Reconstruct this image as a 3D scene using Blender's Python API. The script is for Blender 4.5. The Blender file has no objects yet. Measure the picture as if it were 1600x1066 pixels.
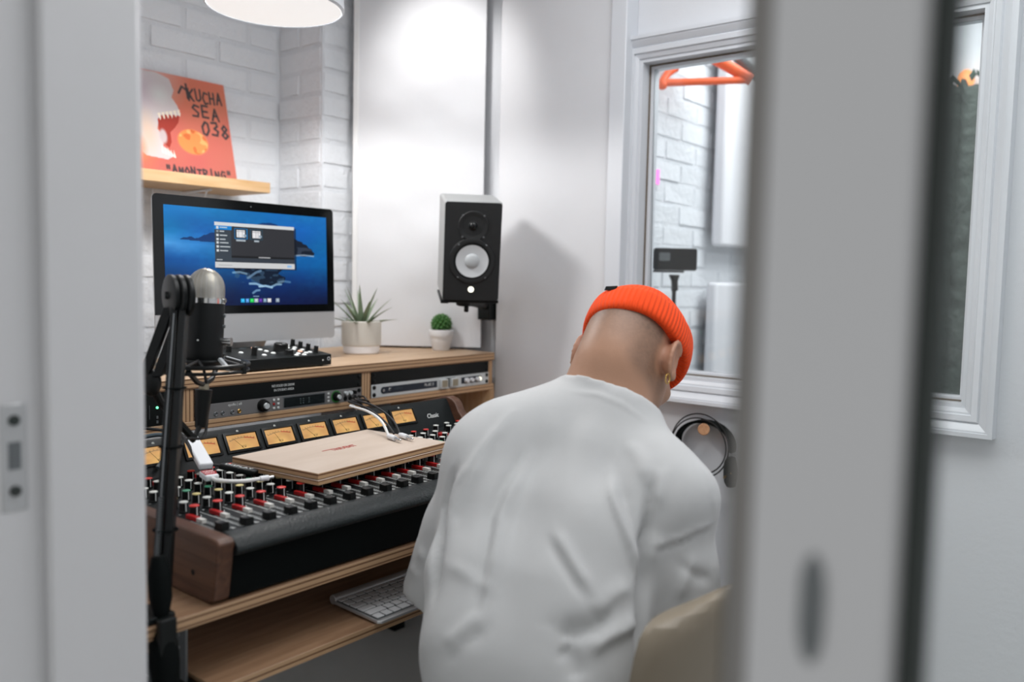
import bpy, bmesh, math, random
import numpy as np
from mathutils import Vector, Matrix
random.seed(7); np.random.seed(7)
SC = bpy.context.scene
COL = SC.collection
PI = math.pi
# ------------------------------------------------------------------ camera
cam_d = bpy.data.cameras.new('camera'); cam = bpy.data.objects.new('camera', cam_d); COL.objects.link(cam)
cam_d.sensor_width = 36; cam_d.lens = 1336.5 * 36 / 1600; cam_d.clip_start = 0.02
cam_d.dof.use_dof = True; cam_d.dof.focus_distance = 1.74; cam_d.dof.aperture_fstop = 2.3
yaw, pit, rol = (math.radians(a) for a in (38.927, 4.288, -1.2237))
fw = Vector((math.cos(yaw)*math.cos(pit), math.sin(yaw)*math.cos(pit), -math.sin(pit)))
rt = Vector((math.sin(yaw), -math.cos(yaw), 0)); dn = fw.cross(rt)
rt2 = rt*math.cos(rol) + dn*math.sin(rol); dn2 = -rt*math.sin(rol) + dn*math.cos(rol)
Mc = Matrix((rt2, -dn2, -fw)).transposed().to_4x4(); Mc.translation = (0, 0, 1.23)
cam.matrix_world = Mc
SC.camera = cam
# ------------------------------------------------------------------ world, lights, exposure
SC.view_settings.view_transform = 'Standard'; SC.view_settings.look = 'None'
SC.view_settings.gamma = 1; SC.view_settings.use_curve_mapping = False
SC.view_settings.exposure = 0.0
w = bpy.data.worlds.new('world'); SC.world = w; w.use_nodes = True
w.node_tree.nodes['Background'].inputs[0].default_value = (0.99, 1.0, 1.0, 1)
w.node_tree.nodes['Background'].inputs[1].default_value = 0.52
def area(name, loc, target, sx, sy, power, col=(1, 1, 1)):
    l = bpy.data.lights.new(name, 'AREA'); l.shape = 'RECTANGLE'; l.size = sx; l.size_y = sy; l.energy = power; l.color = col
    o = bpy.data.objects.new(name, l); COL.objects.link(o); o.location = loc
    o.rotation_euler = (Vector(target) - Vector(loc)).to_track_quat('-Z', 'Y').to_euler(); return o
def spot(name, loc, target, power, ang, blend, rad, col=(1, 1, 1)):
    l = bpy.data.lights.new(name, 'SPOT'); l.energy = power; l.spot_size = math.radians(ang); l.spot_blend = blend; l.shadow_soft_size = rad; l.color = col
    o = bpy.data.objects.new(name, l); COL.objects.link(o); o.location = loc
    o.rotation_euler = (Vector(target) - Vector(loc)).to_track_quat('-Z', 'Y').to_euler(); return o
def point(name, loc, power, rad, col=(1, 1, 1)):
    l = bpy.data.lights.new(name, 'POINT'); l.energy = power; l.shadow_soft_size = rad; l.color = col
    o = bpy.data.objects.new(name, l); COL.objects.link(o); o.location = loc; return o
area('ceiling_light', (1.25, 0.60, 2.44), (1.25, 0.60, 0), 0.9, 1.2, 17, (0.98, 0.99, 1.0))
area('rear_fill_light', (1.30, -0.50, 2.44), (1.30, -0.50, 0), 0.6, 0.6, 5, (0.98, 0.99, 1.0))  # unseen lamp added to lift the dark floor under the desk
spot('track_spot_light', (1.62, 1.68, 2.32), (2.04, 1.93, 1.78), 20, 62, 0.9, 0.05, (1.0, 0.98, 0.96))
area('booth_ceiling_light', (3.0, 0.6, 2.44), (3.0, 0.6, 0), 1.0, 1.2, 32, (0.96, 0.98, 1.0))
# ------------------------------------------------------------------ materials
def s2l(c):
    return tuple((x/12.92 if x <= 0.04045 else ((x+0.055)/1.055)**2.4) for x in c)
def rgb(r, g, b): return s2l((r/255, g/255, b/255))
MATS = {}
def mat(name, col, rough=0.5, metal=0.0, noise=0.0, nscale=8.0, bump=0.0, bscale=40.0, coat=0.0, emit=None, estr=0.0, spec=0.5, sheen=0.0):
    m = bpy.data.materials.new(name); m.use_nodes = True; nt = m.node_tree; N = nt.nodes; L = nt.links
    b = N['Principled BSDF']; b.inputs['Base Color'].default_value = (*col, 1); b.inputs['Roughness'].default_value = rough
    b.inputs['Metallic'].default_value = metal; b.inputs['Coat Weight'].default_value = coat; b.inputs['Specular IOR Level'].default_value = spec
    b.inputs['Sheen Weight'].default_value = sheen
    if emit: b.inputs['Emission Color'].default_value = (*emit, 1); b.inputs['Emission Strength'].default_value = estr
    tc = N.new('ShaderNodeTexCoord')
    if noise > 0:
        n = N.new('ShaderNodeTexNoise'); n.inputs['Scale'].default_value = nscale; n.inputs['Detail'].default_value = 4
        L.new(tc.outputs['Object'], n.inputs['Vector'])
        x = N.new('ShaderNodeMix'); x.data_type = 'RGBA'
        x.inputs[6].default_value = (*[c*(1-noise) for c in col], 1); x.inputs[7].default_value = (*[min(1, c*(1+noise)) for c in col], 1)
        L.new(n.outputs['Fac'], x.inputs[0]); L.new(x.outputs[2], b.inputs['Base Color'])
    if bump > 0:
        n2 = N.new('ShaderNodeTexNoise'); n2.inputs['Scale'].default_value = bscale; n2.inputs['Detail'].default_value = 5
        L.new(tc.outputs['Object'], n2.inputs['Vector'])
        bp = N.new('ShaderNodeBump'); bp.inputs['Strength'].default_value = bump; bp.inputs['Distance'].default_value = 0.01
        L.new(n2.outputs['Fac'], bp.inputs['Height']); L.new(bp.outputs['Normal'], b.inputs['Normal'])
    MATS[name] = m
    return m
def wood(name, c1, c2, axis=0, rough=0.5, scale=6.0, ply=None, stretch=14.0, plys=(rgb(206, 174, 138), rgb(112, 78, 52)), pitch=0.0094):
    """grain along axis; ply = layer axis: faces whose normal is not along it show ply layers"""
    m = bpy.data.materials.new(name); m.use_nodes = True; nt = m.node_tree; N = nt.nodes; L = nt.links
    b = N['Principled BSDF']; b.inputs['Roughness'].default_value = rough
    tc = N.new('ShaderNodeTexCoord'); mp = N.new('ShaderNodeMapping'); sc = [stretch]*3; sc[axis] = 1.0
    mp.inputs['Scale'].default_value = sc; L.new(tc.outputs['Object'], mp.inputs['Vector'])
    n = N.new('ShaderNodeTexNoise'); n.inputs['Scale'].default_value = scale; n.inputs['Detail'].default_value = 6; n.inputs['Distortion'].default_value = 0.6
    L.new(mp.outputs['Vector'], n.inputs['Vector'])
    r = N.new('ShaderNodeValToRGB'); r.color_ramp.elements[0].position = 0.32; r.color_ramp.elements[1].position = 0.68
    r.color_ramp.elements[0].color = (*c2, 1); r.color_ramp.elements[1].color = (*c1, 1)
    L.new(n.outputs['Fac'], r.inputs['Fac']); out = r.outputs['Color']
    if ply is not None:
        sx = N.new('ShaderNodeSeparateXYZ'); L.new(tc.outputs['Object'], sx.inputs[0])
        md = N.new('ShaderNodeMath'); md.operation = 'MULTIPLY'; md.inputs[1].default_value = 2*PI/pitch; L.new(sx.outputs[ply], md.inputs[0])
        sn = N.new('ShaderNodeMath'); sn.operation = 'SINE'; L.new(md.outputs[0], sn.inputs[0])
        r2 = N.new('ShaderNodeValToRGB'); r2.color_ramp.elements[0].position = 0.16; r2.color_ramp.elements[1].position = 0.42
        r2.color_ramp.elements[0].color = (*plys[1], 1); r2.color_ramp.elements[1].color = (*plys[0], 1)
        ad = N.new('ShaderNodeMath'); ad.operation = 'MULTIPLY_ADD'; ad.inputs[1].default_value = 0.5; ad.inputs[2].default_value = 0.62
        L.new(sn.outputs[0], ad.inputs[0]); L.new(ad.outputs[0], r2.inputs['Fac'])
        mx0 = N.new('ShaderNodeMix'); mx0.data_type = 'RGBA'; mx0.blend_type = 'MULTIPLY'; mx0.inputs[0].default_value = 0.35
        L.new(r2.outputs['Color'], mx0.inputs[6]); L.new(r.outputs['Color'], mx0.inputs[7])
        g = N.new('ShaderNodeNewGeometry'); s2 = N.new('ShaderNodeSeparateXYZ'); L.new(g.outputs['Normal'], s2.inputs[0])
        ab = N.new('ShaderNodeMath'); ab.operation = 'ABSOLUTE'; L.new(s2.outputs[ply], ab.inputs[0])
        gt = N.new('ShaderNodeMath'); gt.operation = 'GREATER_THAN'; gt.inputs[1].default_value = 0.6; L.new(ab.outputs[0], gt.inputs[0])
        mx = N.new('ShaderNodeMix'); mx.data_type = 'RGBA'; L.new(gt.outputs[0], mx.inputs[0]); L.new(mx0.outputs[2], mx.inputs[6]); L.new(out, mx.inputs[7])
        out = mx.outputs[2]
    L.new(out, b.inputs['Base Color'])
    bp = N.new('ShaderNodeBump'); bp.inputs['Strength'].default_value = 0.15; bp.inputs['Distance'].default_value = 0.004
    L.new(n.outputs['Fac'], bp.inputs['Height']); L.new(bp.outputs['Normal'], b.inputs['Normal'])
    MATS[name] = m
    return m
def glassmat(name, col=(1, 1, 1), rough=0.0, mix=0.9):
    m = bpy.data.materials.new(name); m.use_nodes = True; nt = m.node_tree; N = nt.nodes; L = nt.links
    N.remove(N['Principled BSDF']); o = N['Material Output']
    t = N.new('ShaderNodeBsdfTransparent'); t.inputs[0].default_value = (*col, 1)
    g = N.new('ShaderNodeBsdfGlossy'); g.inputs['Roughness'].default_value = rough
    f = N.new('ShaderNodeFresnel'); f.inputs['IOR'].default_value = 1.5
    x = N.new('ShaderNodeMixShader'); L.new(f.outputs[0], x.inputs[0]); L.new(t.outputs[0], x.inputs[1]); L.new(g.outputs[0], x.inputs[2])
    L.new(x.outputs[0], o.inputs['Surface']); MATS[name] = m
    return m
def attrmat(name, rough=0.5, emit=0.0, coat=0.0, bump=0.0, bscale=300):
    m = bpy.data.materials.new(name); m.use_nodes = True; nt = m.node_tree; N = nt.nodes; L = nt.links
    b = N['Principled BSDF']; b.inputs['Roughness'].default_value = rough; b.inputs['Coat Weight'].default_value = coat
    a = N.new('ShaderNodeAttribute'); a.attribute_name = 'paint'
    if emit > 0:
        b.inputs['Base Color'].default_value = (0.01, 0.01, 0.01, 1); b.inputs['Specular IOR Level'].default_value = 0.2; L.new(a.outputs['Color'], b.inputs['Emission Color']); b.inputs['Emission Strength'].default_value = emit
    else: L.new(a.outputs['Color'], b.inputs['Base Color'])
    if bump > 0:
        tc = N.new('ShaderNodeTexCoord'); n2 = N.new('ShaderNodeTexNoise'); n2.inputs['Scale'].default_value = bscale; L.new(tc.outputs['Object'], n2.inputs['Vector'])
        bp = N.new('ShaderNodeBump'); bp.inputs['Strength'].default_value = bump; bp.inputs['Distance'].default_value = 0.002
        L.new(n2.outputs['Fac'], bp.inputs['Height']); L.new(bp.outputs['Normal'], b.inputs['Normal'])
    MATS[name] = m
    return m
# ------------------------------------------------------------------ mesh building
class MB:
    def __init__(s): s.v = []; s.f = []; s.m = []; s.k = 0; s.T = None
    def add(s, vs, fs):
        o = len(s.v)
        for p in vs:
            p = Vector(p); s.v.append(s.T @ p if s.T is not None else p)
        for f in fs: s.f.append([i+o for i in f]); s.m.append(s.k)
        return s
    def box(s, x0, x1, y0, y1, z0, z1):
        return s.add([(x0,y0,z0),(x1,y0,z0),(x1,y1,z0),(x0,y1,z0),(x0,y0,z1),(x1,y0,z1),(x1,y1,z1),(x0,y1,z1)],
                     [(0,3,2,1),(4,5,6,7),(0,1,5,4),(1,2,6,5),(2,3,7,6),(3,0,4,7)])
    def cbox(s, c, d): return s.box(c[0]-d[0]/2, c[0]+d[0]/2, c[1]-d[1]/2, c[1]+d[1]/2, c[2]-d[2]/2, c[2]+d[2]/2)
    def cyl(s, p0, p1, r0, r1=None, n=16):
        return s.tube([p0, p1], [r0, r0 if r1 is None else r1], n)
    def tube(s, pts, r, n=8, closed=False):
        pts = [Vector(p) for p in pts]; K = len(pts); rs = r if isinstance(r, (list, tuple)) else [r]*K
        vs = []; up = None
        for i, p in enumerate(pts):
            a = pts[(i-1) % K] if (closed or i > 0) else p; b = pts[(i+1) % K] if (closed or i < K-1) else p
            d = (b-a); d = d.normalized() if d.length > 1e-9 else Vector((0, 0, 1))
            if up is None:
                up = Vector((0, 0, 1)) if abs(d.z) < 0.9 else Vector((1, 0, 0))
            e = d.cross(up)
            if e.length < 1e-6: up = Vector((0.3, 1, 0.2)); e = d.cross(up)
            e.normalize(); g = e.cross(d); up = g
            for j in range(n):
                t = 2*PI*j/n; vs.append(p + (e*math.cos(t) + g*math.sin(t))*rs[i])
        fs = []
        for i in range(K if closed else K-1):
            i2 = (i+1) % K
            for j in range(n): fs.append((i*n+j, i*n+(j+1) % n, i2*n+(j+1) % n, i2*n+j))
        if not closed: fs.append(tuple(range(n))[::-1]); fs.append(tuple((K-1)*n+j for j in range(n)))
        return s.add(vs, fs)
    def lathe(s, prof, c=(0, 0, 0), d=(0, 0, 1), n=24):
        c = Vector(c); d = Vector(d).normalized(); a = d.orthogonal().normalized(); b = d.cross(a); vs = []; fs = []; K = len(prof)
        for r, z in prof:
            for j in range(n):
                t = 2*PI*j/n; vs.append(c + d*z + (a*math.cos(t)+b*math.sin(t))*max(r, 1e-5))
        for i in range(K-1):
            for j in range(n): fs.append((i*n+j, i*n+(j+1) % n, (i+1)*n+(j+1) % n, (i+1)*n+j))
        return s.add(vs, fs)
    def prism(s, poly, o, ux, uy, h):
        """poly in plane o + a*ux + b*uy extruded by vector h"""
        o, ux, uy, h = Vector(o), Vector(ux), Vector(uy), Vector(h); n = len(poly)
        a = [o+ux*p[0]+uy*p[1] for p in poly]
        return s.add(a + [p+h for p in a], [tuple(range(n))[::-1], tuple(range(n, 2*n))] + [(i, (i+1) % n, n+(i+1) % n, n+i) for i in range(n)])
    def sphere(s, c, r, n=16, k=10):
        c = Vector(c); r = (r, r, r) if isinstance(r, (int, float)) else r; vs = []; fs = []
        for i in range(k+1):
            th = PI*i/k
            for j in range(n):
                t = 2*PI*j/n; vs.append(c + Vector((r[0]*math.sin(th)*math.cos(t), r[1]*math.sin(th)*math.sin(t), r[2]*math.cos(th))))
        for i in range(k):
            for j in range(n): fs.append((i*n+j, i*n+(j+1) % n, (i+1)*n+(j+1) % n, (i+1)*n+j))
        return s.add(vs, fs)
    def frame(s, rect, prof, o, ux, uy, uz):
        """moulding round rect (a0,a1,b0,b1) in plane; prof = (outward offset, height along uz)"""
        o, ux, uy, uz = Vector(o), Vector(ux), Vector(uy), Vector(uz); vs = []; K = len(prof)
        for q, h in prof:
            a0, a1, b0, b1 = rect[0]-q, rect[1]+q, rect[2]-q, rect[3]+q
            for a, b in ((a0, b0), (a1, b0), (a1, b1), (a0, b1)): vs.append(o+ux*a+uy*b+uz*h)
        fs = [(i*4+j, i*4+(j+1) % 4, ((i+1) % K)*4+(j+1) % 4, ((i+1) % K)*4+j) for i in range(K) for j in range(4)]
        return s.add(vs, fs)
    def mesh(s, name, mats, smooth=35):
        me = bpy.data.meshes.new(name); me.from_pydata([tuple(v) for v in s.v], [], s.f)
        for m in (mats if isinstance(mats, (list, tuple)) else [mats]): me.materials.append(m if not isinstance(m, str) else MATS[m])
        bm = bmesh.new(); bm.from_mesh(me)
        for i, f in enumerate(bm.faces): f.material_index = s.m[i]
        bmesh.ops.remove_doubles(bm, verts=bm.verts, dist=2e-5)
        bmesh.ops.recalc_face_normals(bm, faces=bm.faces); bm.to_mesh(me); bm.free()
        if smooth:
            for p in me.polygons: p.use_smooth = True
            me.set_sharp_from_angle(angle=math.radians(smooth))
        return me
    def build(s, name, mats, parent=None, smooth=35, bevel=0, seg=2, local=False):
        me = s.mesh(name, mats, smooth)
        if parent is not None and not local:
            me.transform(Matrix.Translation(-rootloc(parent)))
        o = bpy.data.objects.new(name, me); COL.objects.link(o); o.parent = parent
        if bevel:
            md = o.modifiers.new('bevel', 'BEVEL'); md.width = bevel; md.segments = seg; md.limit_method = 'ANGLE'; md.angle_limit = math.radians(40); md.harden_normals = False
        return o
def rootloc(o):
    v = Vector(o.location)
    while o.parent: o = o.parent; v += Vector(o.location)
    return v
def thing(name, label, cat, loc=(0, 0, 0), rot=None, group=None):
    o = bpy.data.objects.new(name, None); COL.objects.link(o); o.empty_display_size = 0.05; o.location = loc
    if rot is not None: o.rotation_euler = rot
    o['label'] = label; o['category'] = cat
    if group: o['group'] = group
    return o
def tag(o, label, cat, group=None):
    o['label'] = label; o['category'] = cat
    if group: o['group'] = group
    return o
def piece(name, me, parent, loc=(0, 0, 0), rot=None, scale=None, label=None):
    o = bpy.data.objects.new(name, me); COL.objects.link(o); o.parent = parent; o.location = loc
    if rot is not None: o.rotation_euler = rot
    if scale is not None: o.scale = scale
    if label: o['label'] = label
    return o
def struct(name, mb, m, parent=None, smooth=35, bevel=0):
    o = mb.build(name, m, parent, smooth, bevel)
    if parent is None: o['kind'] = 'structure'
    return o
def text(name, body, o, ux, uy, size, m, parent, depth=0.0004, align='CENTER', shear=0.0, fit=None):
    """flat lettering as a thin mesh"""
    cu = bpy.data.curves.new(name, 'FONT'); cu.body = body; cu.size = size; cu.align_x = align; cu.align_y = 'CENTER'; cu.extrude = depth; cu.resolution_u = 3; cu.shear = shear
    t = bpy.data.objects.new(name, cu); COL.objects.link(t); bpy.context.view_layer.update()
    me = bpy.data.meshes.new_from_object(t.evaluated_get(bpy.context.evaluated_depsgraph_get()))
    COL.objects.unlink(t); bpy.data.objects.remove(t)
    ux = Vector(ux).normalized(); uy = Vector(uy).normalized(); uz = ux.cross(uy)
    Mx = Matrix((ux, uy, uz)).transposed().to_4x4(); Mx.translation = Vector(o)
    if fit:
        xs = [v.co.x for v in me.vertices]; k = fit/(max(xs)-min(xs)); Mx = Mx @ Matrix.Diagonal((k, 1, 1, 1))
    me.transform(Mx); me.transform(Matrix.Translation(-rootloc(parent)))
    me.materials.clear(); me.materials.append(m if not isinstance(m, str) else MATS[m])
    ob = bpy.data.objects.new(name, me); COL.objects.link(ob); ob.parent = parent
    return ob
class Img:
    """small procedural raster, used as per-vertex paint on flat prints and screens"""
    def __init__(s, w, h, col): s.w, s.h = w, h; s.a = np.ones((h, w, 3))*np.array(col)/255.0; yy, xx = np.mgrid[0:h, 0:w]; s.x = (xx+.5)/w; s.y = 1-(yy+.5)/h; s.asp = w/h
    def blend(s, mask, col): m = np.clip(mask, 0, 1)[..., None]; s.a = s.a*(1-m) + m*np.array(col)/255.0; return s
    def rect(s, x0, y0, x1, y1, col, al=1.0): return s.blend(((s.x >= x0) & (s.x <= x1) & (s.y >= y0) & (s.y <= y1))*al, col)
    def ell(s, cx, cy, rx, ry, col, soft=0.1, al=1.0):
        d = np.sqrt(((s.x-cx)/rx)**2+((s.y-cy)/ry)**2); return s.blend(np.clip((1-d)/soft, 0, 1)*al, col)
    def poly(s, pts, col, al=1.0):
        ins = np.zeros(s.x.shape, bool); n = len(pts)
        for i in range(n):
            (x0, y0), (x1, y1) = pts[i], pts[(i+1) % n]
            if y0 == y1: continue
            c = ((y0 > s.y) != (y1 > s.y)) & (s.x < (x1-x0)*(s.y-y0)/(y1-y0)+x0); ins ^= c
        return s.blend(ins*al, col)
    def stroke(s, pts, wd, col, al=1.0):
        d = np.full(s.x.shape, 9.0)
        for (x0, y0), (x1, y1) in zip(pts[:-1], pts[1:]):
            ax, ay = (x1-x0)*s.asp, (y1-y0); L2 = ax*ax+ay*ay+1e-12
            t = np.clip((((s.x-x0)*s.asp)*ax+(s.y-y0)*ay)/L2, 0, 1); d = np.minimum(d, np.hypot((s.x-x0)*s.asp-t*ax, s.y-y0-t*ay))
        return s.blend(np.clip((wd-d)*s.h+0.5, 0, 1)*al, col)
    def noise(s, k, amp, seed=0):
        r = np.random.RandomState(seed); g = r.rand(k+2, k+2); u = s.x*k; v = s.y*k; i = u.astype(int); j = v.astype(int); fu = u-i; fv = v-j
        fu = fu*fu*(3-2*fu); fv = fv*fv*(3-2*fv)
        return amp*((g[j, i]*(1-fu)+g[j, i+1]*fu)*(1-fv)+(g[j+1, i]*(1-fu)+g[j+1, i+1]*fu)*fv)
    def panel(s, name, o, ux, uy, m, parent):
        """quad o, ux, uy (full edge vectors) as a grid with one painted cell per pixel"""
        o, ux, uy = np.array(o), np.array(ux), np.array(uy); w, h = s.w, s.h
        gx, gy = np.meshgrid(np.linspace(0, 1, w+1), np.linspace(1, 0, h+1))
        P = o + gx[..., None]*ux + gy[..., None]*uy - np.array(rootloc(parent)); idx = np.arange((w+1)*(h+1)).reshape(h+1, w+1)
        F = np.stack([idx[1:, :-1], idx[1:, 1:], idx[:-1, 1:], idx[:-1, :-1]], -1).reshape(-1, 4)
        me = bpy.data.meshes.new(name); me.from_pydata(P.reshape(-1, 3).tolist(), [], F.tolist())
        lin = np.where(s.a <= .04045, s.a/12.92, ((s.a+.055)/1.055)**2.4).reshape(-1, 3)
        at = me.color_attributes.new('paint', 'FLOAT_COLOR', 'CORNER')
        at.data.foreach_set('color', np.repeat(np.concatenate([lin, np.ones((len(lin), 1))], 1), 4, axis=0).astype(np.float32).ravel())
        me.materials.append(m if not isinstance(m, str) else MATS[m])
        ob = bpy.data.objects.new(name, me); COL.objects.link(ob); ob.parent = parent
        return ob
# ------------------------------------------------------------------ the materials used
mat('wall_paint', rgb(222, 224, 228), 0.6, bump=0.08, bscale=60)
mat('brick_paint', rgb(228, 231, 235), 0.5, noise=0.03, nscale=30, bump=0.5, bscale=55)
mat('mortar_paint', rgb(222, 225, 229), 0.6, bump=0.6, bscale=50)
mat('ceiling_paint', rgb(238, 238, 238), 0.7)
mat('floor_vinyl', rgb(206, 207, 203), 0.45, noise=0.10, nscale=4, bump=0.05)
mat('gloss_white', rgb(218, 221, 226), 0.35, bump=0.03, bscale=20)
mat('door_white', rgb(214, 214, 216), 0.42, bump=0.04, bscale=30)
mat('edge_shade_grey', rgb(142, 139, 136), 0.6)  # door edge colour with its shade painted in
mat('caulk', rgb(110, 98, 84), 0.8)
mat('gasket', rgb(44, 51, 48), 0.5)
mat('steel', rgb(170, 172, 172), 0.35, metal=0.9)
mat('dull_steel', rgb(120, 124, 126), 0.45, metal=0.7)
mat('dark_hole', rgb(20, 20, 20), 0.8)
glassmat('clear_glass', (0.97, 0.985, 0.98))
mat('fabric_white', rgb(218, 219, 222), 0.85, noise=0.02, nscale=12, bump=0.25, bscale=9, sheen=0.2)
mat('batten_white', rgb(226, 226, 226), 0.5)
wood('ply', rgb(204, 176, 146), rgb(182, 150, 118), axis=0, ply=2)
wood('ply_x', rgb(214, 184, 146), rgb(190, 154, 114), axis=2, ply=0)
wood('oak_ply', rgb(174, 139, 109), rgb(146, 112, 85), axis=0, ply=2, scale=5, rough=0.42)
wood('lid_ply', rgb(204, 187, 172), rgb(190, 171, 154), axis=0, ply=2, scale=3.0, stretch=5, plys=(rgb(206, 170, 130), rgb(120, 80, 50)), pitch=0.0098)
wood('pine', rgb(222, 188, 146), rgb(200, 160, 112), axis=0, scale=5, stretch=9)
wood('walnut', rgb(98, 66, 48), rgb(70, 44, 32), axis=1, scale=6, rough=0.4)
wood('peg_wood', rgb(196, 150, 112), rgb(170, 122, 86), axis=0, scale=8)
mat('black_metal', rgb(14, 18, 18), 0.42, spec=0.28, bump=0.06, bscale=200)
mat('black_satin', rgb(10, 14, 14), 0.38, spec=0.28)
mat('black_matte', rgb(9, 13, 13), 0.75, spec=0.10)
mat('black_leather', rgb(24, 30, 31), 0.36, spec=0.28, bump=0.25, bscale=260)
mat('black_gloss', rgb(10, 12, 13), 0.12)
mat('console_face', rgb(18, 23, 24), 0.45, spec=0.28, bump=0.05, bscale=200)
mat('knob_black', rgb(9, 11, 11), 0.4, spec=0.28)
mat('cap_white', rgb(214, 216, 210), 0.45)
mat('cap_yellow', rgb(206, 190, 128), 0.45)
mat('cap_green', rgb(52, 138, 104), 0.45)
mat('cap_red', rgb(206, 48, 40), 0.4)
mat('button_red', rgb(178, 28, 28), 0.4)
mat('button_white', rgb(220, 218, 212), 0.45)
mat('print_white', rgb(225, 228, 226), 0.6)
mat('print_red', rgb(176, 52, 44), 0.6)
mat('aluminium', rgb(196, 197, 198), 0.38, metal=0.55)
mat('silver_panel', rgb(206, 211, 212), 0.4, metal=0.15)
mat('grey_panel', rgb(122, 121, 121), 0.45, metal=0.15)
mat('dark_blue_panel', rgb(24, 34, 48), 0.4)
mat('white_plastic', rgb(228, 230, 233), 0.4)
mat('speaker_grey', rgb(170, 172, 172), 0.55, bump=0.1, bscale=400)
mat('speaker_black', rgb(22, 24, 25), 0.55, bump=0.12, bscale=300)
mat('cone_white', rgb(205, 208, 210), 0.5)
mat('dust_cap', rgb(186, 190, 192), 0.45)
mat('pot_white', rgb(230, 230, 232), 0.45)
mat('pot_beige', rgb(216, 213, 206), 0.7)
mat('pot_terrace_white', rgb(228, 229, 231), 0.55)
mat('soil', rgb(62, 50, 40), 0.9, bump=0.6, bscale=120)
mat('aloe', rgb(122, 140, 112), 0.5, noise=0.25, nscale=30)
mat('cactus', rgb(52, 104, 40), 0.5, noise=0.2, nscale=60)
mat('cactus_tip', rgb(126, 160, 98), 0.6)
mat('cable_black', rgb(20, 21, 22), 0.5)
mat('cable_grey', rgb(70, 84, 92), 0.5)
mat('cable_white', rgb(226, 226, 224), 0.45)
mat('tag_red', rgb(176, 26, 34), 0.5)
mat('chrome', rgb(212, 212, 210), 0.15, metal=1.0)
mat('brass', rgb(196, 160, 96), 0.3, metal=1.0)
mat('gold', rgb(214, 176, 100), 0.25, metal=1.0)
mat('orange_paint', rgb(240, 96, 38), 0.45)
mat('grille_silver', rgb(168, 160, 140), 0.35, metal=0.7)
mat('mic_black', rgb(14, 17, 18), 0.5, spec=0.28)
mat('elastic_white', rgb(196, 200, 202), 0.6)
mat('key_white', rgb(218, 220, 222), 0.45)
mat('led_green', (0.02, 0.2, 0.05), 0.4, emit=(0.15, 1.0, 0.4), estr=2.5)
mat('led_white', (0.5, 0.5, 0.45), 0.4, emit=(1.0, 0.97, 0.8), estr=1.6)
mat('led_peach', rgb(240, 190, 168), 0.4, emit=rgb(255, 190, 160), estr=0.35)
mat('ring_green', rgb(40, 92, 44), 0.4, emit=rgb(50, 150, 50), estr=0.10)
mat('lamp_white', rgb(236, 236, 236), 0.5, emit=(1.0, 0.98, 0.96), estr=0.55)
mat('lamp_bulb', rgb(255, 255, 255), 0.5, emit=(1.0, 0.97, 0.92), estr=6)
mat('neon_pink', rgb(250, 130, 210), 0.5, emit=(1.0, 0.25, 0.7), estr=0.8)
mat('amber_glow', rgb(250, 150, 90), 0.5, emit=(1.0, 0.42, 0.15), estr=0.9)
mat('foam_dark', rgb(66, 73, 69), 0.95, noise=0.5, nscale=22, bump=1.0, bscale=40)
mat('leaf_dark', rgb(66, 84, 74), 0.7, noise=0.3, nscale=20)
mat('booth_panel', rgb(222, 222, 226), 0.8)
mat('chair_shell', rgb(132, 121, 104), 0.45, bump=0.04, bscale=60)
attrmat('paint_matte', 0.6)
attrmat('paint_gloss', 0.25, coat=0.3)
attrmat('paint_screen', 0.15, emit=1.0)
attrmat('paint_meter', 0.3, emit=0.85)

# ------------------------------------------------------------------ the setting
struct('floor', MB().box(-1.6, 4.2, -1.4, 2.6, -0.05, 0.0), 'floor_vinyl')
ZT = 2.5
struct('ceiling', MB().box(0.30, 4.2, -1.2, 2.6, ZT, ZT+0.05), 'ceiling_paint')
wb = MB(); wb.box(0.30, 1.763+0.02, 2.4462, 2.62, 0, ZT); wb.box(1.7642, 2.23, 2.2212, 2.62, 0, ZT)
wall_back = struct('wall_back', wb, 'mortar_paint')
# white painted bricks, each proud of its joint
def brick_meshes(kind, L, n=5):
    out = []
    for i in range(n):
        b = bmesh.new(); bmesh.ops.create_cube(b, size=1); bmesh.ops.scale(b, vec=(L, 0.05, 0.066), verts=b.verts)
        bmesh.ops.bevel(b, geom=b.edges[:], offset=0.0045, segments=2, affect='EDGES')
        for v in b.verts: v.co += Vector((random.uniform(-1, 1)*.0018, random.uniform(-1, 1)*.0022, random.uniform(-1, 1)*.0018))
        me = bpy.data.meshes.new('brick'); b.to_mesh(me); b.free(); me.materials.append(MATS['brick_paint'])
        for p in me.polygons: p.use_smooth = True
        me.set_sharp_from_angle(angle=math.radians(28))
        out.append(me)
    return out
FULL = brick_meshes('full', 0.216); HALF = brick_meshes('half', 0.104)
def lay(parent, base, along, length, z0, z1, normal, start_full=True):
    """courses of bricks along 'along' from base; normal = outward direction"""
    along = Vector(along); normal = Vector(normal); ang = math.atan2(along.y, along.x); k = 0; z = z0
    while z < z1:
        x = 0.0; first_half = (k % 2 == 1)
        while x < length-0.03:
            half = (x == 0.0 and first_half) or (length-x < 0.2)
            me = random.choice(HALF if half else FULL); w_ = 0.104 if half else 0.216
            c = Vector(base) + along*(x+w_/2+0.003) + normal*(-0.0215+random.uniform(-1, 1)*0.0012)
            piece('brick', me, parent, (c.x, c.y, z+0.0375), (random.uniform(-1, 1)*.006, random.uniform(-1, 1)*.004, ang+random.uniform(-1, 1)*.004))
            x += w_+0.0085
        z += 0.075; k += 1
lay(wall_back, (1.755, 2.446, 0), (-1, 0, 0), 0.79, 0.975, 2.24, (0, -1, 0))
lay(wall_back, (1.765, 2.222, 0), (0, 1, 0), 0.215, 0.975, 2.24, (-1, 0, 0))
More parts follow.
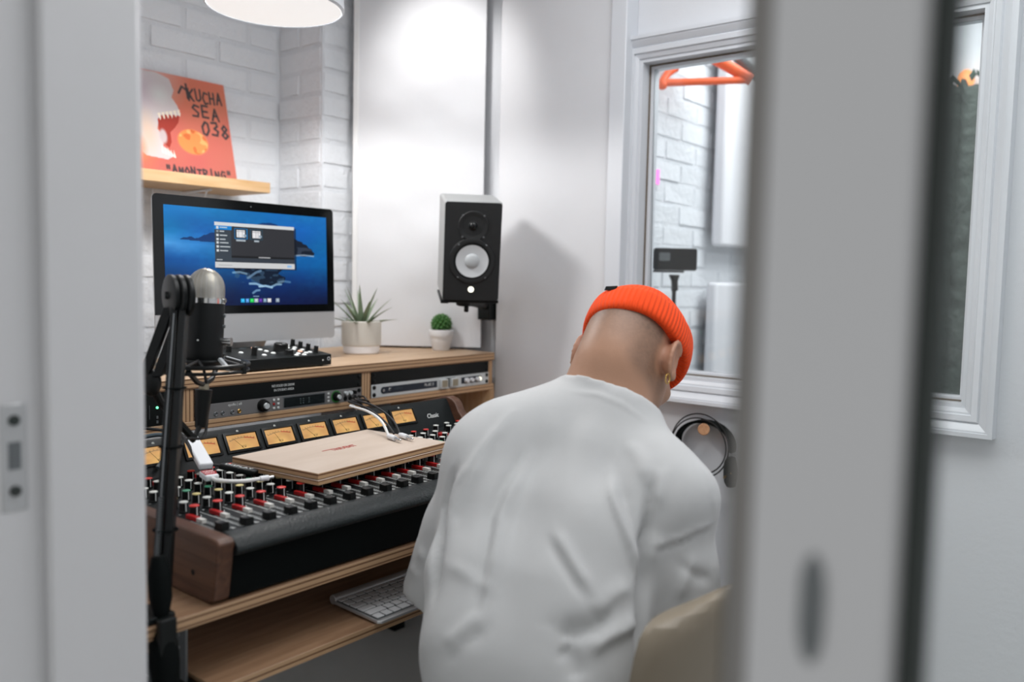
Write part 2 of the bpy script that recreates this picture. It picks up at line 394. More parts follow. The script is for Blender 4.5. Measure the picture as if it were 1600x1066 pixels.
lay(wall_back, (1.763, 2.222, 0), (1, 0, 0), 0.33, 0.975, 2.24, (0, -1, 0))
# window wall with its opening
WX0, WX1 = 2.15, 2.222; OY0, OY1, OZ0, OZ1 = 0.405, 1.283, 0.955, 1.85
wr = MB(); wr.box(WX0, WX1, -1.2, OY0, 0, ZT); wr.box(WX0, WX1, OY1, 2.62, 0, ZT); wr.box(WX0, WX1, OY0, OY1, 0, OZ0); wr.box(WX0, WX1, OY0, OY1, OZ1, ZT)
wall_right = struct('wall_right', wr, 'wall_paint')
wf = MB(); wf.box(0.30, 4.2, -1.2, -1.05, 0, ZT); struct('wall_front', wf, 'wall_paint')
wl = MB(); wl.box(0.30, 0.482, 0.925, 2.62, 0, ZT); wl.box(0.30, 0.482, -1.2, -0.62, 0, ZT); wl.box(0.30, 0.482, -0.62, 0.925, 2.12, ZT)
struct('wall_left', wl, 'wall_paint')
# booth beyond the window
bl = MB(); bl.box(2.222, 3.95, 1.5022, 1.66, 0, ZT); wall_booth = struct('wall_booth_left', bl, 'mortar_paint')
lay(wall_booth, (2.24, 1.503, 0), (1, 0, 0), 1.35, 0.75, 2.25, (0, -1, 0))
struct('wall_booth_back', MB().box(3.95, 4.2, -1.2, 2.62, 0, ZT), 'wall_paint')
# window: casing moulding, lining, sash, glass
win = thing('window_1', '', '', (WX0, 0.84, OZ0)); del win['label']; del win['category']; win['kind'] = 'structure'
prof = [(0.0, -0.004), (0.0, 0.016), (0.008, 0.020), (0.012, 0.020), (0.014, 0.026), (0.026, 0.029), (0.030, 0.024), (0.034, 0.029), (0.046, 0.036), (0.050, 0.036), (0.0505, 0.040), (0.060, 0.040), (0.062, -0.004)]
MB().frame((OY0, OY1-0.0, OZ0, OZ1), prof, (WX0, 0, 0), (0, 1, 0), (0, 0, 1), (-1, 0, 0)).build('casing', 'gloss_white', win, smooth=25)
MB().frame((OY0, OY1, OZ0, OZ1), [(-0.010, 0.012), (0.0, 0.012), (0.0, -0.071), (-0.010, -0.071)], (WX0, 0, 0), (0, 1, 0), (0, 0, 1), (-1, 0, 0)).build('lining', 'gloss_white', win)
MB().frame((OY0+0.010, OY1-0.010, OZ0+0.010, OZ1-0.010), [(-0.012, -0.028), (0.0, -0.028), (0.0, -0.062), (-0.012, -0.062)], (WX0, 0, 0), (0, 1, 0), (0, 0, 1), (-1, 0, 0)).build('sash', 'gloss_white', win, bevel=0.002)
MB().frame((OY0+0.0115, OY1-0.0115, OZ0+0.0115, OZ1-0.0115), [(-0.0025, -0.0275), (0.001, -0.0275), (0.001, -0.024), (-0.0025, -0.024)], (WX0, 0, 0), (0, 1, 0), (0, 0, 1), (-1, 0, 0)).build('caulk_joint', 'caulk', win)
gp = MB(); gp.T = Matrix.Translation((WX0+0.045, 0, (OZ0+OZ1)/2)) @ Matrix.Rotation(math.radians(-1.6), 4, 'Y'); gp.box(-0.003, 0.003, OY0+0.02, OY1-0.02, -0.43, 0.43); gp.build('pane', 'clear_glass', win)
# white post at the left of the window
tp = MB().box(2.088, 2.15, 1.300, 1.352, 0, ZT); struct('trim_2', tp, 'gloss_white', bevel=0.003)
# door frame lining at the left of the doorway
tr = thing('trim_1', '', '', (0.40, 0.92, 0)); del tr['label']; del tr['category']; tr['kind'] = 'structure'
lin = MB().box(0.28, 0.4848, 0.921, 0.95, 0, 2.12); lin.build('lining', 'door_white', tr, bevel=0.002)
MB().box(0.3735, 0.4740, 0.905, 0.921, 0, 2.12).build('door_stop', 'door_white', tr, bevel=0.004, seg=3)
MB().box(0.484, 0.498, 0.950, 1.02, 0, 2.16).build('architrave', 'door_white', tr, bevel=0.003)
sk = MB(); sk.prism([(-.0125, -.055), (.0125, -.055), (.0125, .055), (-.0125, .055)], (0.347, 0.9195, 1.038), (1, 0, 0), (0, 0, 1), (0, 0.003, 0))
st = sk.build('strike_plate', 'aluminium', tr, bevel=0.002); st['label'] = 'painted metal strike plate with two screws'
MB().box(0.341, 0.353, 0.9190, 0.9215, 1.026, 1.054).build('latch_hole', 'dull_steel', st)
for zz in (1.004, 1.076):
    MB().cyl((0.347, 0.9175, zz), (0.347, 0.9205, zz), 0.0055, n=14).build('screw', 'gasket', st)
# the closed right-hand door leaf, seen close up: stile, glass, seal, finger pull
dr = thing('door_1', '', '', (0.375, -0.2, 0)); del dr['label']; del dr['category']; dr['kind'] = 'structure'
MB().box(0.360, 0.402, 0.0905, 0.1525, 0.01, 2.10).build('stile', 'door_white', dr, bevel=0.004, seg=3)
MB().box(0.3615, 0.400, 0.1525, 0.163, 0.01, 2.10).build('meeting_edge_shade', 'edge_shade_grey', dr, bevel=0.004, seg=3)  # darker strip: shade along the leaf's edge, put into the colour
MB().box(0.360, 0.402, -0.61, -0.52, 0.01, 2.10).build('stile', 'door_white', dr, bevel=0.006, seg=3)
MB().box(0.360, 0.402, -0.52, 0.0905, 0.01, 0.22).build('rail', 'door_white', dr, bevel=0.004)
MB().box(0.360, 0.402, -0.52, 0.0905, 2.0, 2.10).build('rail', 'door_white', dr, bevel=0.004)
MB().frame((-0.512, 0.0825, 0.228, 1.992), [(-0.0015, 0.016), (0.008, 0.016), (0.008, 0.028), (-0.0015, 0.028)], (0.3975, 0, 0), (0, 1, 0), (0, 0, 1), (-1, 0, 0)).build('glazing_seal', 'gasket', dr)
MB().box(0.378, 0.384, -0.52, 0.0905, 0.22, 2.0).build('pane', 'clear_glass', dr)
fp = MB(); fp.T = Matrix.Translation((0.359, 0.1225, 1.091))
fp.prism([(0.0055*math.cos(t), 0.018*math.sin(t) + (0.006 if math.sin(t) > 0 else -0.006)) for t in [2*PI*i/20 for i in range(20)]], (0, 0, 0), (0, 1, 0), (0, 0, 1), (0.003, 0, 0))
fp.build('finger_pull', 'dull_steel', dr)
MB().box(0.368, 0.394, 0.1632, 0.1662, 0.01, 2.10).build('brush_seal', 'gasket', dr)
# ------------------------------------------------------------------ desk with hutch, keyboard tray, rails
DZ = 0.755
desk = thing('desk', 'plywood studio desk slab with slide-out keyboard tray under the mixing console', 'desk', (1.3, 1.6, 0))
MB().box(0.540, 2.055, 1.060, 2.19, DZ-0.019, DZ).build('desk_top', 'oak_ply', desk, bevel=0.0012)
tray = MB().box(0.650, 1.96, 1.045, 1.42, 0.629, 0.645).build('keyboard_tray', 'oak_ply', desk, bevel=0.001)
MB().box(0.636, 0.648, 1.052, 1.46, 0.616, 0.638).build('slide_rail', 'black_metal', desk, bevel=0.001)
MB().box(1.962, 1.974, 1.052, 1.46, 0.616, 0.638).build('slide_rail', 'black_metal', desk, bevel=0.001)
br = MB().box(0.6375, 0.6415, 1.105, 1.135, 0.600, 0.736).build('bracket', 'dull_steel', desk, bevel=0.0008)
for i in range(7):
    MB().cyl((0.6365, 1.120, 0.612+i*0.0185), (0.6378, 1.120, 0.612+i*0.0185), 0.0022, n=8).build('screw', 'chrome', br)
MB().box(0.625, 0.637, 1.30, 1.34, 0.60, 0.736).build('bracket', 'dull_steel', desk, bevel=0.0008)
for x in (0.62, 1.99):
    for y in (1.50, 2.10):
        MB().box(x, x+0.05, y, y+0.05, 0, DZ-0.019).build('leg', 'black_metal', desk, bevel=0.002)
hut = thing('rack_hutch', 'plywood rack hutch with layered edges on the back half of the desk', 'shelf unit', (1.3, 1.95, DZ))
HY0, HY1 = 1.731, 2.185
MB().box(0.490, 2.057, HY0, HY1, 0.9665, 0.991).build('top_board', 'ply', hut, bevel=0.0012)
MB().box(0.490, 2.057, HY0, HY1, 0.874, 0.8935).build('bottom_board', 'ply', hut, bevel=0.0012)
for a, b in ((0.494, 0.508), (0.994, 1.0265), (1.513, 1.545), (2.0335, 2.0525)):
    MB().box(a, b, HY0+0.004, HY1, 0.8935, 0.9665).build('divider', 'ply_x', hut, bevel=0.001)
MB().box(2.0375, 2.0565, 1.729, HY1, DZ, 0.874).build('side_panel', 'ply_x', hut, bevel=0.001)
MB().box(0.494, 0.512, 1.86, HY1, DZ, 0.874).build('side_panel', 'ply_x', hut, bevel=0.001)
MB().box(0.508, 2.0335, HY1-0.012, HY1, 0.8935, 0.9665).build('back_panel', 'black_matte', hut)

# ------------------------------------------------------------------ rack units
RY = 1.736
def rack_screws(root, x0, x1, z0, z1, m='black_metal', r=0.0048):
    for x in (x0+0.009, x1-0.009):
        for z in (z0+0.008, z1-0.008):
            s = MB(); s.lathe([(0, 0), (r, 0), (r*0.9, 0.002), (0.0018, 0.003), (0, 0.0028)], (x, RY-0.003, z), (0, -1, 0), 12); s.build('screw', m, root)
def unit(name, label, cat, x0, x1, z0, z1, m, depth=0.22):
    t = thing(name, label, cat, ((x0+x1)/2, RY+0.02, z0))
    MB().box(x0, x1, RY-0.003, RY, z0, z1).build('front_panel', m, t, bevel=0.0006)
    MB().box(x0+0.022, x1-0.022, RY, RY+depth, z0+0.0005, z1-0.0005).build('chassis', 'black_metal', t)
    return t
ZA, ZB, ZC_ = 0.8945, 0.9285, 0.9655
u = unit('blank_panel', 'black rack panel lettered no food or drink above the grey audio interface', 'rack panel', 1.0285, 1.5115, ZB+0.0005, ZC_, 'black_satin', 0.05)
rack_screws(u, 1.0285, 1.5115, ZB+0.0005, ZC_)
for k, s_ in enumerate(('NO FOOD OR DRINK', 'IN STUDIO AREA')):
    text('lettering', s_, (1.262+k*0.002, RY-0.0035, 0.9545-k*0.0105), (1, 0, 0), (0, 0, 1), 0.0085, 'print_white', u, 0.0002, fit=(0.066, 0.058)[k])
u = unit('blank_panel', 'plain black rack panel above the silver power unit', 'rack panel', 1.547, 2.032, ZB+0.003, ZC_, 'black_satin', 0.05)
rack_screws(u, 1.547, 2.032, ZB+0.003, ZC_)
# grey audio interface
ai = unit('audio_interface', 'dark grey rack audio interface with big knob, meter display and green ringed dial', 'audio interface', 1.0285, 1.5115, ZA, ZB, 'grey_panel')
rack_screws(ai, 1.0285, 1.5115, ZA, ZB, 'black_metal', 0.0058)
zc = (ZA+ZB)/2; Y0 = RY-0.003
def knob(x, z, r, h, root, m='knob_black', top='silver_panel', rt=0.5):
    k = MB().lathe([(0, 0), (r, 0), (r, h*0.25), (r*0.85, h*0.3), (r*0.82, h), (r*0.7, h*1.05), (0, h*1.05)], (x, Y0, z), (0, -1, 0), 28).build('knob', m, root)
    MB().lathe([(0, 0), (r*rt, 0), (r*rt*0.94, h*0.35), (0, h*0.36)], (x, Y0-h*1.05, z), (0, -1, 0), 20).build('knob_cap', top, k)
    return k
knob(1.203, zc, 0.0150, 0.014, ai)
for k, x in enumerate((1.078, 1.096, 1.121, 1.139)):
    MB().lathe([(0.0015, 0.001), (0.0046, 0), (0.0052, 0.0012), (0.0042, 0.002), (0.003, 0.0006), (0, 0.0004)], (x, Y0, zc-0.007), (0, -1, 0), 16).build('jack_socket', 'dull_steel' if k < 3 else 'brass', ai)
text('lettering', 'apollo | x8', (1.128, Y0-0.0004, zc+0.010), (1, 0, 0), (0, 0, 1), 0.0085, 'print_white', ai, 0.0002)
for i in range(2):
    for j in range(3):
        MB().cbox((1.2345+i*0.0125, Y0-0.001, zc+0.010-j*0.0100), (0.006, 0.002, 0.005)).build('button', 'button_red' if (i, j) == (0, 1) else 'print_white', ai, bevel=0.0006)
        MB().cbox((1.400, Y0-0.001, zc+0.010-j*0.0095), (0.0055, 0.002, 0.0048)).build('button', 'print_white', ai, bevel=0.0006) if i == 0 else None
im = Img(160, 34, (14, 20, 22))
for k in range(14):
    im.rect(0.03+k*0.069, 0.12, 0.082+k*0.069, 0.88, (24, 31, 33))
    if k in (5, 6, 8): 
        for q in range(3): im.rect(0.035+k*0.069, 0.25+q*0.22, 0.07+k*0.069, 0.31+q*0.22, (92, 104, 104))
MB().box(1.2615, 1.3905, Y0-0.0006, Y0, ZA+0.003, ZB-0.003).build('display_bezel', 'dull_steel', ai)
im.panel('display', (1.264, Y0-0.0009, ZA+0.005), (0.1235, 0, 0), (0, 0, 0.0235), 'paint_gloss', ai)
MB().lathe([(0.0125, 0), (0.0155, 0), (0.0155, 0.0008), (0.0125, 0.001)], (1.425, Y0, zc), (0, -1, 0), 32).build('ring_light', 'ring_green', ai)
knob(1.425, zc, 0.0120, 0.012, ai)
for x in (1.456, 1.470, 1.484):
    MB().lathe([(0, 0), (0.0052, 0), (0.0048, 0.009), (0, 0.0095)], (x, Y0, zc+0.006), (0, -1, 0), 16).build('small_knob', 'silver_panel' if x < 1.48 else 'knob_black', ai)
for x in (1.456, 1.472, 1.489):
    MB().lathe([(0.002, 0), (0.006, 0), (0.0062, 0.001), (0.004, 0.002), (0, 0.0005)], (x, Y0, zc-0.0085), (0, -1, 0), 16).build('jack_socket', 'black_satin', ai)
# silver power unit
pu = unit('power_unit', 'silver rack power unit with dark label strip, two pull-out lights and a glowing switch', 'power unit', 1.547, 2.032, ZA, ZB+0.002, 'silver_panel')
rack_screws(pu, 1.547, 2.032, ZA, ZB+0.002, 'black_metal', 0.006)
zc = (ZA+ZB+0.002)/2
lp = MB().prism([(0.009+0.009*math.cos(t), 0.0095*math.sin(t)) for t in np.linspace(PI/2, 3*PI/2, 12)]+[(0.220, -0.0095), (0.220, 0.0095)], (1.580, Y0, zc), (1, 0, 0), (0, 0, 1), (0, -0.0008, 0)).build('label_strip', 'dark_blue_panel', pu)
MB().cyl((1.589, Y0-0.003, zc), (1.589, Y0, zc), 0.0042, n=16).build('socket', 'chrome', pu)
MB().lathe([(0, 0), (0.0042, 0), (0.003, 0.001)], (1.613, Y0-0.0008, zc+0.001), (0, -1, 0), 12).build('emblem', 'print_white', pu)
text('lettering', 'PL-8C E', (1.767, Y0-0.0012, zc+0.001), (1, 0, 0), (0, 0, 1), 0.0115, 'print_white', pu, 0.0002)
text('lettering', 'FURMAN', (1.645, Y0-0.0012, zc+0.001), (1, 0, 0), (0, 0, 1), 0.008, 'cable_grey', pu, 0.0002)
MB().box(1.8375, 1.877, Y0-0.0006, Y0, zc-0.014, zc+0.014).build('dark_gap', 'black_satin', pu)
for x in (1.8215, 1.867):
    q = MB().cbox((x, Y0-0.006, zc), (0.030, 0.012, 0.026)).build('pull_light', 'silver_panel', pu, bevel=0.001)
    MB().cbox((x, Y0-0.0122, zc), (0.023, 0.001, 0.020)).build('grille', 'grille_silver', q)
MB().prism([(-0.047, -0.0095), (-0.047, 0.0095)]+[(0.036+0.0095*math.cos(t), 0.0095*math.sin(t)) for t in np.linspace(PI/2, -PI/2, 12)], (1.953, Y0, zc+0.001), (1, 0, 0), (0, 0, 1), (0, -0.0008, 0)).build('control_strip', 'dark_blue_panel', pu)
for x, r in ((1.926, 0.0078), (1.949, 0.0062), (1.975, 0.0066)):
    MB().lathe([(0, 0), (r, 0), (r*0.9, 0.011), (0, 0.0115)], (x, Y0, zc+0.001), (0, -1, 0), 18).build('small_knob', 'white_plastic', pu)
MB().lathe([(0, 0), (0.006, 0), (0.0055, 0.004), (0, 0.0045)], (1.988, Y0-0.001, zc+0.001), (0, -1, 0), 18).build('power_switch', 'led_white', pu)
# black device in the left bay
bd = unit('rack_preamp', 'black rack device with small dials and a green light in the left bay', 'rack device', 0.510, 0.992, ZA, ZC_, 'black_satin')
zc = 0.915
for k, x in enumerate((0.74, 0.78, 0.82, 0.868, 0.900)):
    MB().lathe([(0.0075, 0), (0.0085, 0), (0.0085, 0.001), (0.0075, 0.0012)], (x, Y0, zc-0.006), (0, -1, 0), 24).build('dial_ring', 'dull_steel', bd)
    knob(x, zc-0.006, 0.0072, 0.010, bd, 'knob_black', 'knob_black')
    MB().cbox((x+0.004, Y0-0.0006, zc+0.020), (0.004, 0.0012, 0.004)).build('button', 'print_white' if k != 4 else 'dull_steel', bd)
    MB().cbox((x+0.021, Y0-0.0004, zc+0.010), (0.0008, 0.0008, 0.030)).build('divider_line', 'dull_steel', bd)
MB().sphere((0.938, Y0-0.0015, zc+0.019), 0.0028, 10, 6).build('green_light', 'led_green', bd)
for z in (zc-0.002, zc-0.012): MB().cbox((0.938, Y0-0.001, z), (0.004, 0.002, 0.006)).build('toggle', 'dull_steel', bd)

# ------------------------------------------------------------------ mixing console
CZ = 0.851
mc = thing('mixing_console', 'black analogue mixing console with lit meters, coloured knobs and walnut cheeks', 'mixing console', (1.15, 1.4, DZ))
CX0, CX1 = 0.682, 1.594
cheek = [(1.072, DZ+0.001), (1.062, DZ+0.008), (1.050, 0.836), (1.048, 0.846), (1.054, 0.852), (1.075, 0.8535), (1.385, 0.8535), (1.415, 0.857), (1.440, 0.868), (1.458, 0.886), (1.470, 0.907), (1.482, 0.916), (1.500, 0.920), (1.515, 0.917), (1.700, 0.871), (1.700, DZ+0.001)]
for x0 in (0.656, CX1):
    c = MB().prism(cheek, (x0, 0, 0), (0, 1, 0), (0, 0, 1), (0.026, 0, 0)).build('side_cheek', 'walnut', mc, bevel=0.0025)
    if x0 < 1:
        for y, z in ((1.115, 0.793), (1.208, 0.828)):
            MB().cyl((x0-0.0004, y, z), (x0+0.004, y, z), 0.0045, n=14).build('bolt_hole', 'dark_hole', c)
MB().box(CX0, CX1, 1.070, 1.700, DZ+0.003, CZ-0.012).build('chassis', 'black_matte', mc)
MB().box(CX0, CX1, 1.085, 1.475, CZ-0.012, CZ).build('channel_panel', 'console_face', mc)
# padded arm rest
ar = [(1.0885, CZ-0.012), (1.0885, CZ+0.001), (1.080, CZ+0.0035), (1.068, CZ+0.002), (1.054, CZ-0.0035), (1.044, CZ-0.011), (1.0415, CZ-0.018), (1.045, CZ-0.0235), (1.054, CZ-0.0255), (1.069, CZ-0.026)]
MB().prism(ar, (CX0+0.0005, 0, 0), (0, 1, 0), (0, 0, 1), (CX1-CX0-0.001, 0, 0)).build('arm_rest', 'black_leather', mc, bevel=0.0015)
MB().box(CX0, CX1, 1.0655, 1.0705, DZ+0.004, CZ-0.028).build('front_panel', 'black_matte', mc, bevel=0.001)
# meter bridge
BA = math.radians(60); BP = Vector((0, 1.462, CZ)); BU = Vector((0, math.cos(BA), math.sin(BA))); BN = Vector((0, -math.sin(BA), math.cos(BA)))
MB().prism([(1.462, CZ-0.002), (1.462+0.073*math.cos(BA), CZ+0.073*math.sin(BA)-0.0015), (1.503, 0.9155), (1.512, 0.9125), (1.700, 0.868), (1.700, CZ-0.002)], (CX0, 0, 0), (0, 1, 0), (0, 0, 1), (CX1-CX0, 0, 0)).build('meter_bridge', 'console_face', mc)
MP = 0.0887; MXS = [1.426-MP*i for i in range(8)]
ndl = [0.62, 0.45, 0.5, 0.4, 0.55, 0.42, 0.5, 0.47]
for i, x in enumerate(MXS):
    o = BP + BU*0.0435
    fr = MB().frame((x-0.0348, x+0.0348, -0.0165, 0.0165), [(0.0045, 0.0), (0.0045, 0.0028), (0.0, 0.0042), (-0.001, 0.0012)], o, (1, 0, 0), BU, BN).build('meter', 'black_satin', mc)
    im = Img(72, 34, (228, 172, 106))
    im.ell(0.5, 0.0, 0.35, 0.7, (255, 208, 124), 1.0, 0.9); im.ell(0.12, 0.9, 0.5, 0.5, (232, 186, 120), 1, .5)  # bulb glow at the bottom is painted into the face colours
    im.stroke([(0.10+0.8*t, 0.62+0.14*math.sin(PI*t)) for t in np.linspace(0.0, 0.62, 10)], 0.012, (110, 96, 76))
    im.stroke([(0.10+0.8*t, 0.62+0.14*math.sin(PI*t)) for t in np.linspace(0.62, 1.0, 6)], 0.030, (188, 70, 44))
    for t in np.linspace(0.02, 0.98, 9): im.stroke([(0.10+0.8*t, 0.63+0.14*math.sin(PI*t)), (0.07+0.86*t, 0.70+0.15*math.sin(PI*t))], 0.008, (96, 84, 64))
    for dx in (0, 0.09): im.stroke([(0.43+dx, 0.24), (0.455+dx, 0.12), (0.48+dx, 0.24)] if dx == 0 else [(0.43+dx, 0.24), (0.435+dx, 0.13), (0.47+dx, 0.13), (0.475+dx, 0.24)], 0.014, (96, 70, 40))
    im.a *= (0.93+0.10*(im.noise(5, 1, i)))[..., None]
    im.panel('meter_face', o - Vector((0.0348, 0, 0)) + Vector((x, 0, 0)) - BU*0.0165 + BN*0.001, (0.0696, 0, 0), BU*0.033, 'paint_meter', fr)
    MB().tube([o+Vector((x, 0, 0))-BU*0.016+BN*0.0018, o+Vector((x+(ndl[i]-0.75)*0.06, 0, 0))+BU*0.009+BN*0.0018], 0.0003, 5).build('needle', 'knob_black', fr)
    MB().lathe([(0, 0), (0.003, 0), (0.002, 0.0012)], BP+BU*0.0665+Vector((x-0.004, 0, 0)), BN, 10).build('screw', 'cap_white', mc)
text('lettering', 'Classic', BP+BU*0.034+BN*0.0004+Vector((1.522, 0, 0)), (1, 0, 0), BU, 0.0165, 'print_white', mc, 0.0004, shear=0.3, fit=0.040)
# channel strips
PITCH = 0.040; CH0 = 0.703; NCH = 19
def knob_mesh(r, h, nm):
    k = MB().lathe([(0, 0), (r*1.12, 0), (r*1.05, h*0.18), (r*0.95, h*0.22), (r*0.9, h*0.96), (r*0.82, h), (0, h)], n=14)
    k.k = 1; k.add([(-0.0007, -r*1.02, h*0.1), (0.0007, -r*1.02, h*0.1), (0.0007, -r*0.93, h), (-0.0007, -r*0.93, h)], [(0, 1, 2, 3)])
    me = k.mesh(nm, ['knob_black', 'print_white']); return me
KS = knob_mesh(0.0070, 0.0165, 'knob_small'); KB = knob_mesh(0.0082, 0.0165, 'knob_big')
def cap_mesh(r, m): return MB().lathe([(0, 0), (r, 0), (r, 0.0012), (r*0.8, 0.0017), (0, 0.0017)], n=14).mesh('cap', m)
CAPS = {c: cap_mesh(0.0067, 'cap_'+c) for c in ('white', 'yellow', 'green', 'red')}
CAPB = cap_mesh(0.0076, 'cap_red')
RB = MB().cbox((0, 0, 0.003), (0.0075, 0.029, 0.006)).mesh('red_button', 'button_red')
WB = MB().cbox((0, 0, 0.003), (0.0075, 0.0155, 0.006)).mesh('white_button', 'button_white')
SB = MB().cbox((0, 0, 0.003), (0.008, 0.007, 0.006)).mesh('square_button', 'button_red')
FC = MB().prism([(-0.0105, 0), (-0.009, 0.013), (-0.004, 0.0115), (0.004, 0.0115), (0.009, 0.013), (0.0105, 0)], (-0.006, 0, 0), (0, 1, 0), (0, 0, 1), (0.012, 0, 0)).mesh('fader_cap', 'knob_black')
RG = MB().lathe([(0.0098, 0), (0.0106, 0), (0.0106, 0.0003), (0.0098, 0.0003)], n=24).mesh('dial_ring', 'print_white')
R0 = rootloc(mc)
rows = [('red', 1.190), ('white', 1.2205), ('yellow', 1.251), ('green', 1.2815), ('white', 1.312), ('white', 1.3425), ('white', 1.373), ('red', 1.4035)]
ticks = MB(); lines = MB()
for i in range(NCH):
    x = CH0+PITCH*i
    for j, (c, y) in enumerate(rows):
        k = piece('knob', KB if j == 0 else KS, mc, (x-R0.x, y-R0.y, CZ-R0.z))
        piece('knob_cap', CAPB if j == 0 else CAPS[c], k, (0, 0, 0.0165))
        if j == 0: piece('dial_ring', RG, mc, (x-R0.x, y-R0.y, CZ-R0.z))
        else:
            for sgn in (-1, 1): lines.box(x+sgn*0.0105-0.002, x+sgn*0.0105+0.002, y-0.0075, y-0.0065, CZ, CZ+0.0003)
    piece('red_button', RB, mc, (x-0.010-R0.x, 1.1770-R0.y, CZ-R0.z)); piece('white_button', WB, mc, (x-0.010-R0.x, 1.1535-R0.y, CZ-R0.z))
    piece('square_button', SB, mc, (x+0.014-R0.x, 1.418-R0.y, CZ-R0.z))
    piece('fader_cap', FC, mc, (x-0.014-R0.x+0.003, (1.0965+random.uniform(-.002, .002))-R0.y, CZ-R0.z))
    fx = x-0.014+0.003
    for q in range(13):
        for sgn in (-1, 1):
            ticks.box(fx+sgn*0.0075-0.0035, fx+sgn*0.0075+0.0035, 1.0935+q*0.0062, 1.0943+q*0.0062, CZ, CZ+0.0003)
    lines.box(x+0.0185, x+0.0193, 1.096, 1.21, CZ, CZ+0.0003)
    MB().box(fx-0.001, fx+0.001, 1.092, 1.178, CZ, CZ+0.0004).build('fader_slot', 'dark_hole', mc)
    for q in range(3): ticks.box(x+0.004, x+0.010-q*0.0015, 1.093+q*0.003, 1.0945+q*0.003, CZ, CZ+0.0003)
o = ticks.build('scale_marks', 'print_white', mc, smooth=0); o['kind'] = 'stuff'
o = lines.build('strip_lines', 'print_white', mc, smooth=0); o['kind'] = 'stuff'
# master section
for i, (x, y, c) in enumerate(((1.525, 1.425, 'white'), (1.545, 1.402, 'white'), (1.570, 1.432, 'white'), (1.578, 1.405, 'white'), (1.545, 1.37, 'white'), (1.578, 1.375, 'white'), (1.61, 1.40, 'red'), (1.61, 1.43, 'red'), (1.525, 1.33, 'white'), (1.565, 1.33, 'white'), (1.605, 1.33, 'green'), (1.525, 1.28, 'yellow'), (1.565, 1.28, 'green'), (1.605, 1.28, 'white'))):
    x -= 0.046; k = piece('knob', KS, mc, (x-R0.x, y-R0.y, CZ-R0.z)); piece('knob_cap', CAPS[c], k, (0, 0, 0.0165))
for x in (1.454, 1.466): piece('red_button', RB, mc, (x-R0.x, 1.385-R0.y, CZ-R0.z))
for x in (1.50, 1.545): piece('fader_cap', FC, mc, (x-R0.x, 1.12-R0.y, CZ-R0.z))
# lid board lying over the knobs
lid = thing('plywood_lid', 'pale plywood board with small red lettering lying across the console knobs', 'board', (1.074, 1.275, 0.8705), (0, 0, math.radians(6)))
MB().box(-0.182, 0.182, -0.112, 0.112, 0, 0.0085).build('lower_board', 'lid_ply', lid, local=True, bevel=0.001)
MB().box(-0.180, 0.180, -0.109, 0.111, 0.0095, 0.0205).build('upper_board', 'lid_ply', lid, local=True, bevel=0.001)
text('lettering', 'TRIDENT', Vector((1.074, 1.275, 0.8705)) + Vector((0.004, 0.010, 0.0208)), (1, 0, 0), (0, 1, 0), 0.0225, 'print_red', lid, 0.0002, fit=0.066)
MB().box(-0.046, -0.020, 0.0165, 0.0190, 0.0206, 0.0210).build('logo_bar', 'print_red', lid, local=True)
# ------------------------------------------------------------------ keyboard on the tray
kb = thing('keyboard', 'silver computer keyboard with white keys on the pulled-out tray', 'keyboard', (0.945, 1.034, 0.645))
KA = math.radians(1.5); kb.rotation_euler = (0, 0, 0)
T = Matrix.Rotation(math.radians(2.2), 4, 'X')
b = MB(); b.T = T; b.prism([(0.006, 0), (0.274, 0), (0.28, 0.006), (0.28, 0.118), (0.274, 0.124), (0.006, 0.124), (0, 0.118), (0, 0.006)], (0, 0, 0.0015), (1, 0, 0), (0, 1, 0), (0, 0, 0.0055)); b.build('base', 'aluminium', kb, local=True, bevel=0.0015)
b = MB(); b.T = T; b.cyl((0.002, 0.124, 0.0075), (0.278, 0.124, 0.0075), 0.0085, n=20); b.build('battery_tube', 'aluminium', kb, local=True, bevel=0.001)
b = MB(); b.T = T; b.box(0.0035, 0.2765, 0.009, 0.116, 0.007, 0.0074); b.build('key_well', 'dull_steel', kb, local=True)
b = MB(); b.T = T; b.box(0.004, 0.276, 0.002, 0.0075, 0.007, 0.0078); b.build('front_strip', 'aluminium', kb, local=True, bevel=0.0003)
KM = {}
def key(w_, d_):
    if (w_, d_) not in KM:
        m_ = bmesh.new(); bmesh.ops.create_cube(m_, size=1); bmesh.ops.scale(m_, vec=(w_, d_, 0.0024), verts=m_.verts)
        bmesh.ops.bevel(m_, geom=m_.edges[:], offset=0.0008, segments=1, affect='EDGES')
        me = bpy.data.meshes.new('key'); m_.to_mesh(me); m_.free(); me.materials.append(MATS['key_white']); KM[(w_, d_)] = me
    return KM[(w_, d_)]
y = 0.019; P_ = 0.0190
for r_, ws in enumerate(([1, 1, 1, 1.25, 4.9, 1.25, 1, 1, 1, 1], [2.15]+[1]*10+[2.2], [1.75]+[1]*11+[1.6], [1.5]+[1]*12+[0.85], [1]*13+[1.4], [1.0]*14)):
    d_ = 0.0155 if r_ < 5 else 0.0095; x = 0.0045; tot = sum(ws); un = (0.271)/tot
    for w_ in ws:
        c = T @ Vector((x+un*w_/2, y, 0.0086)); piece('key', key(round(un*w_-0.0030, 4), d_), kb, c, (math.radians(2.2), 0, 0)); x += un*w_
    y += 0.0186 if r_ < 4 else 0.0165
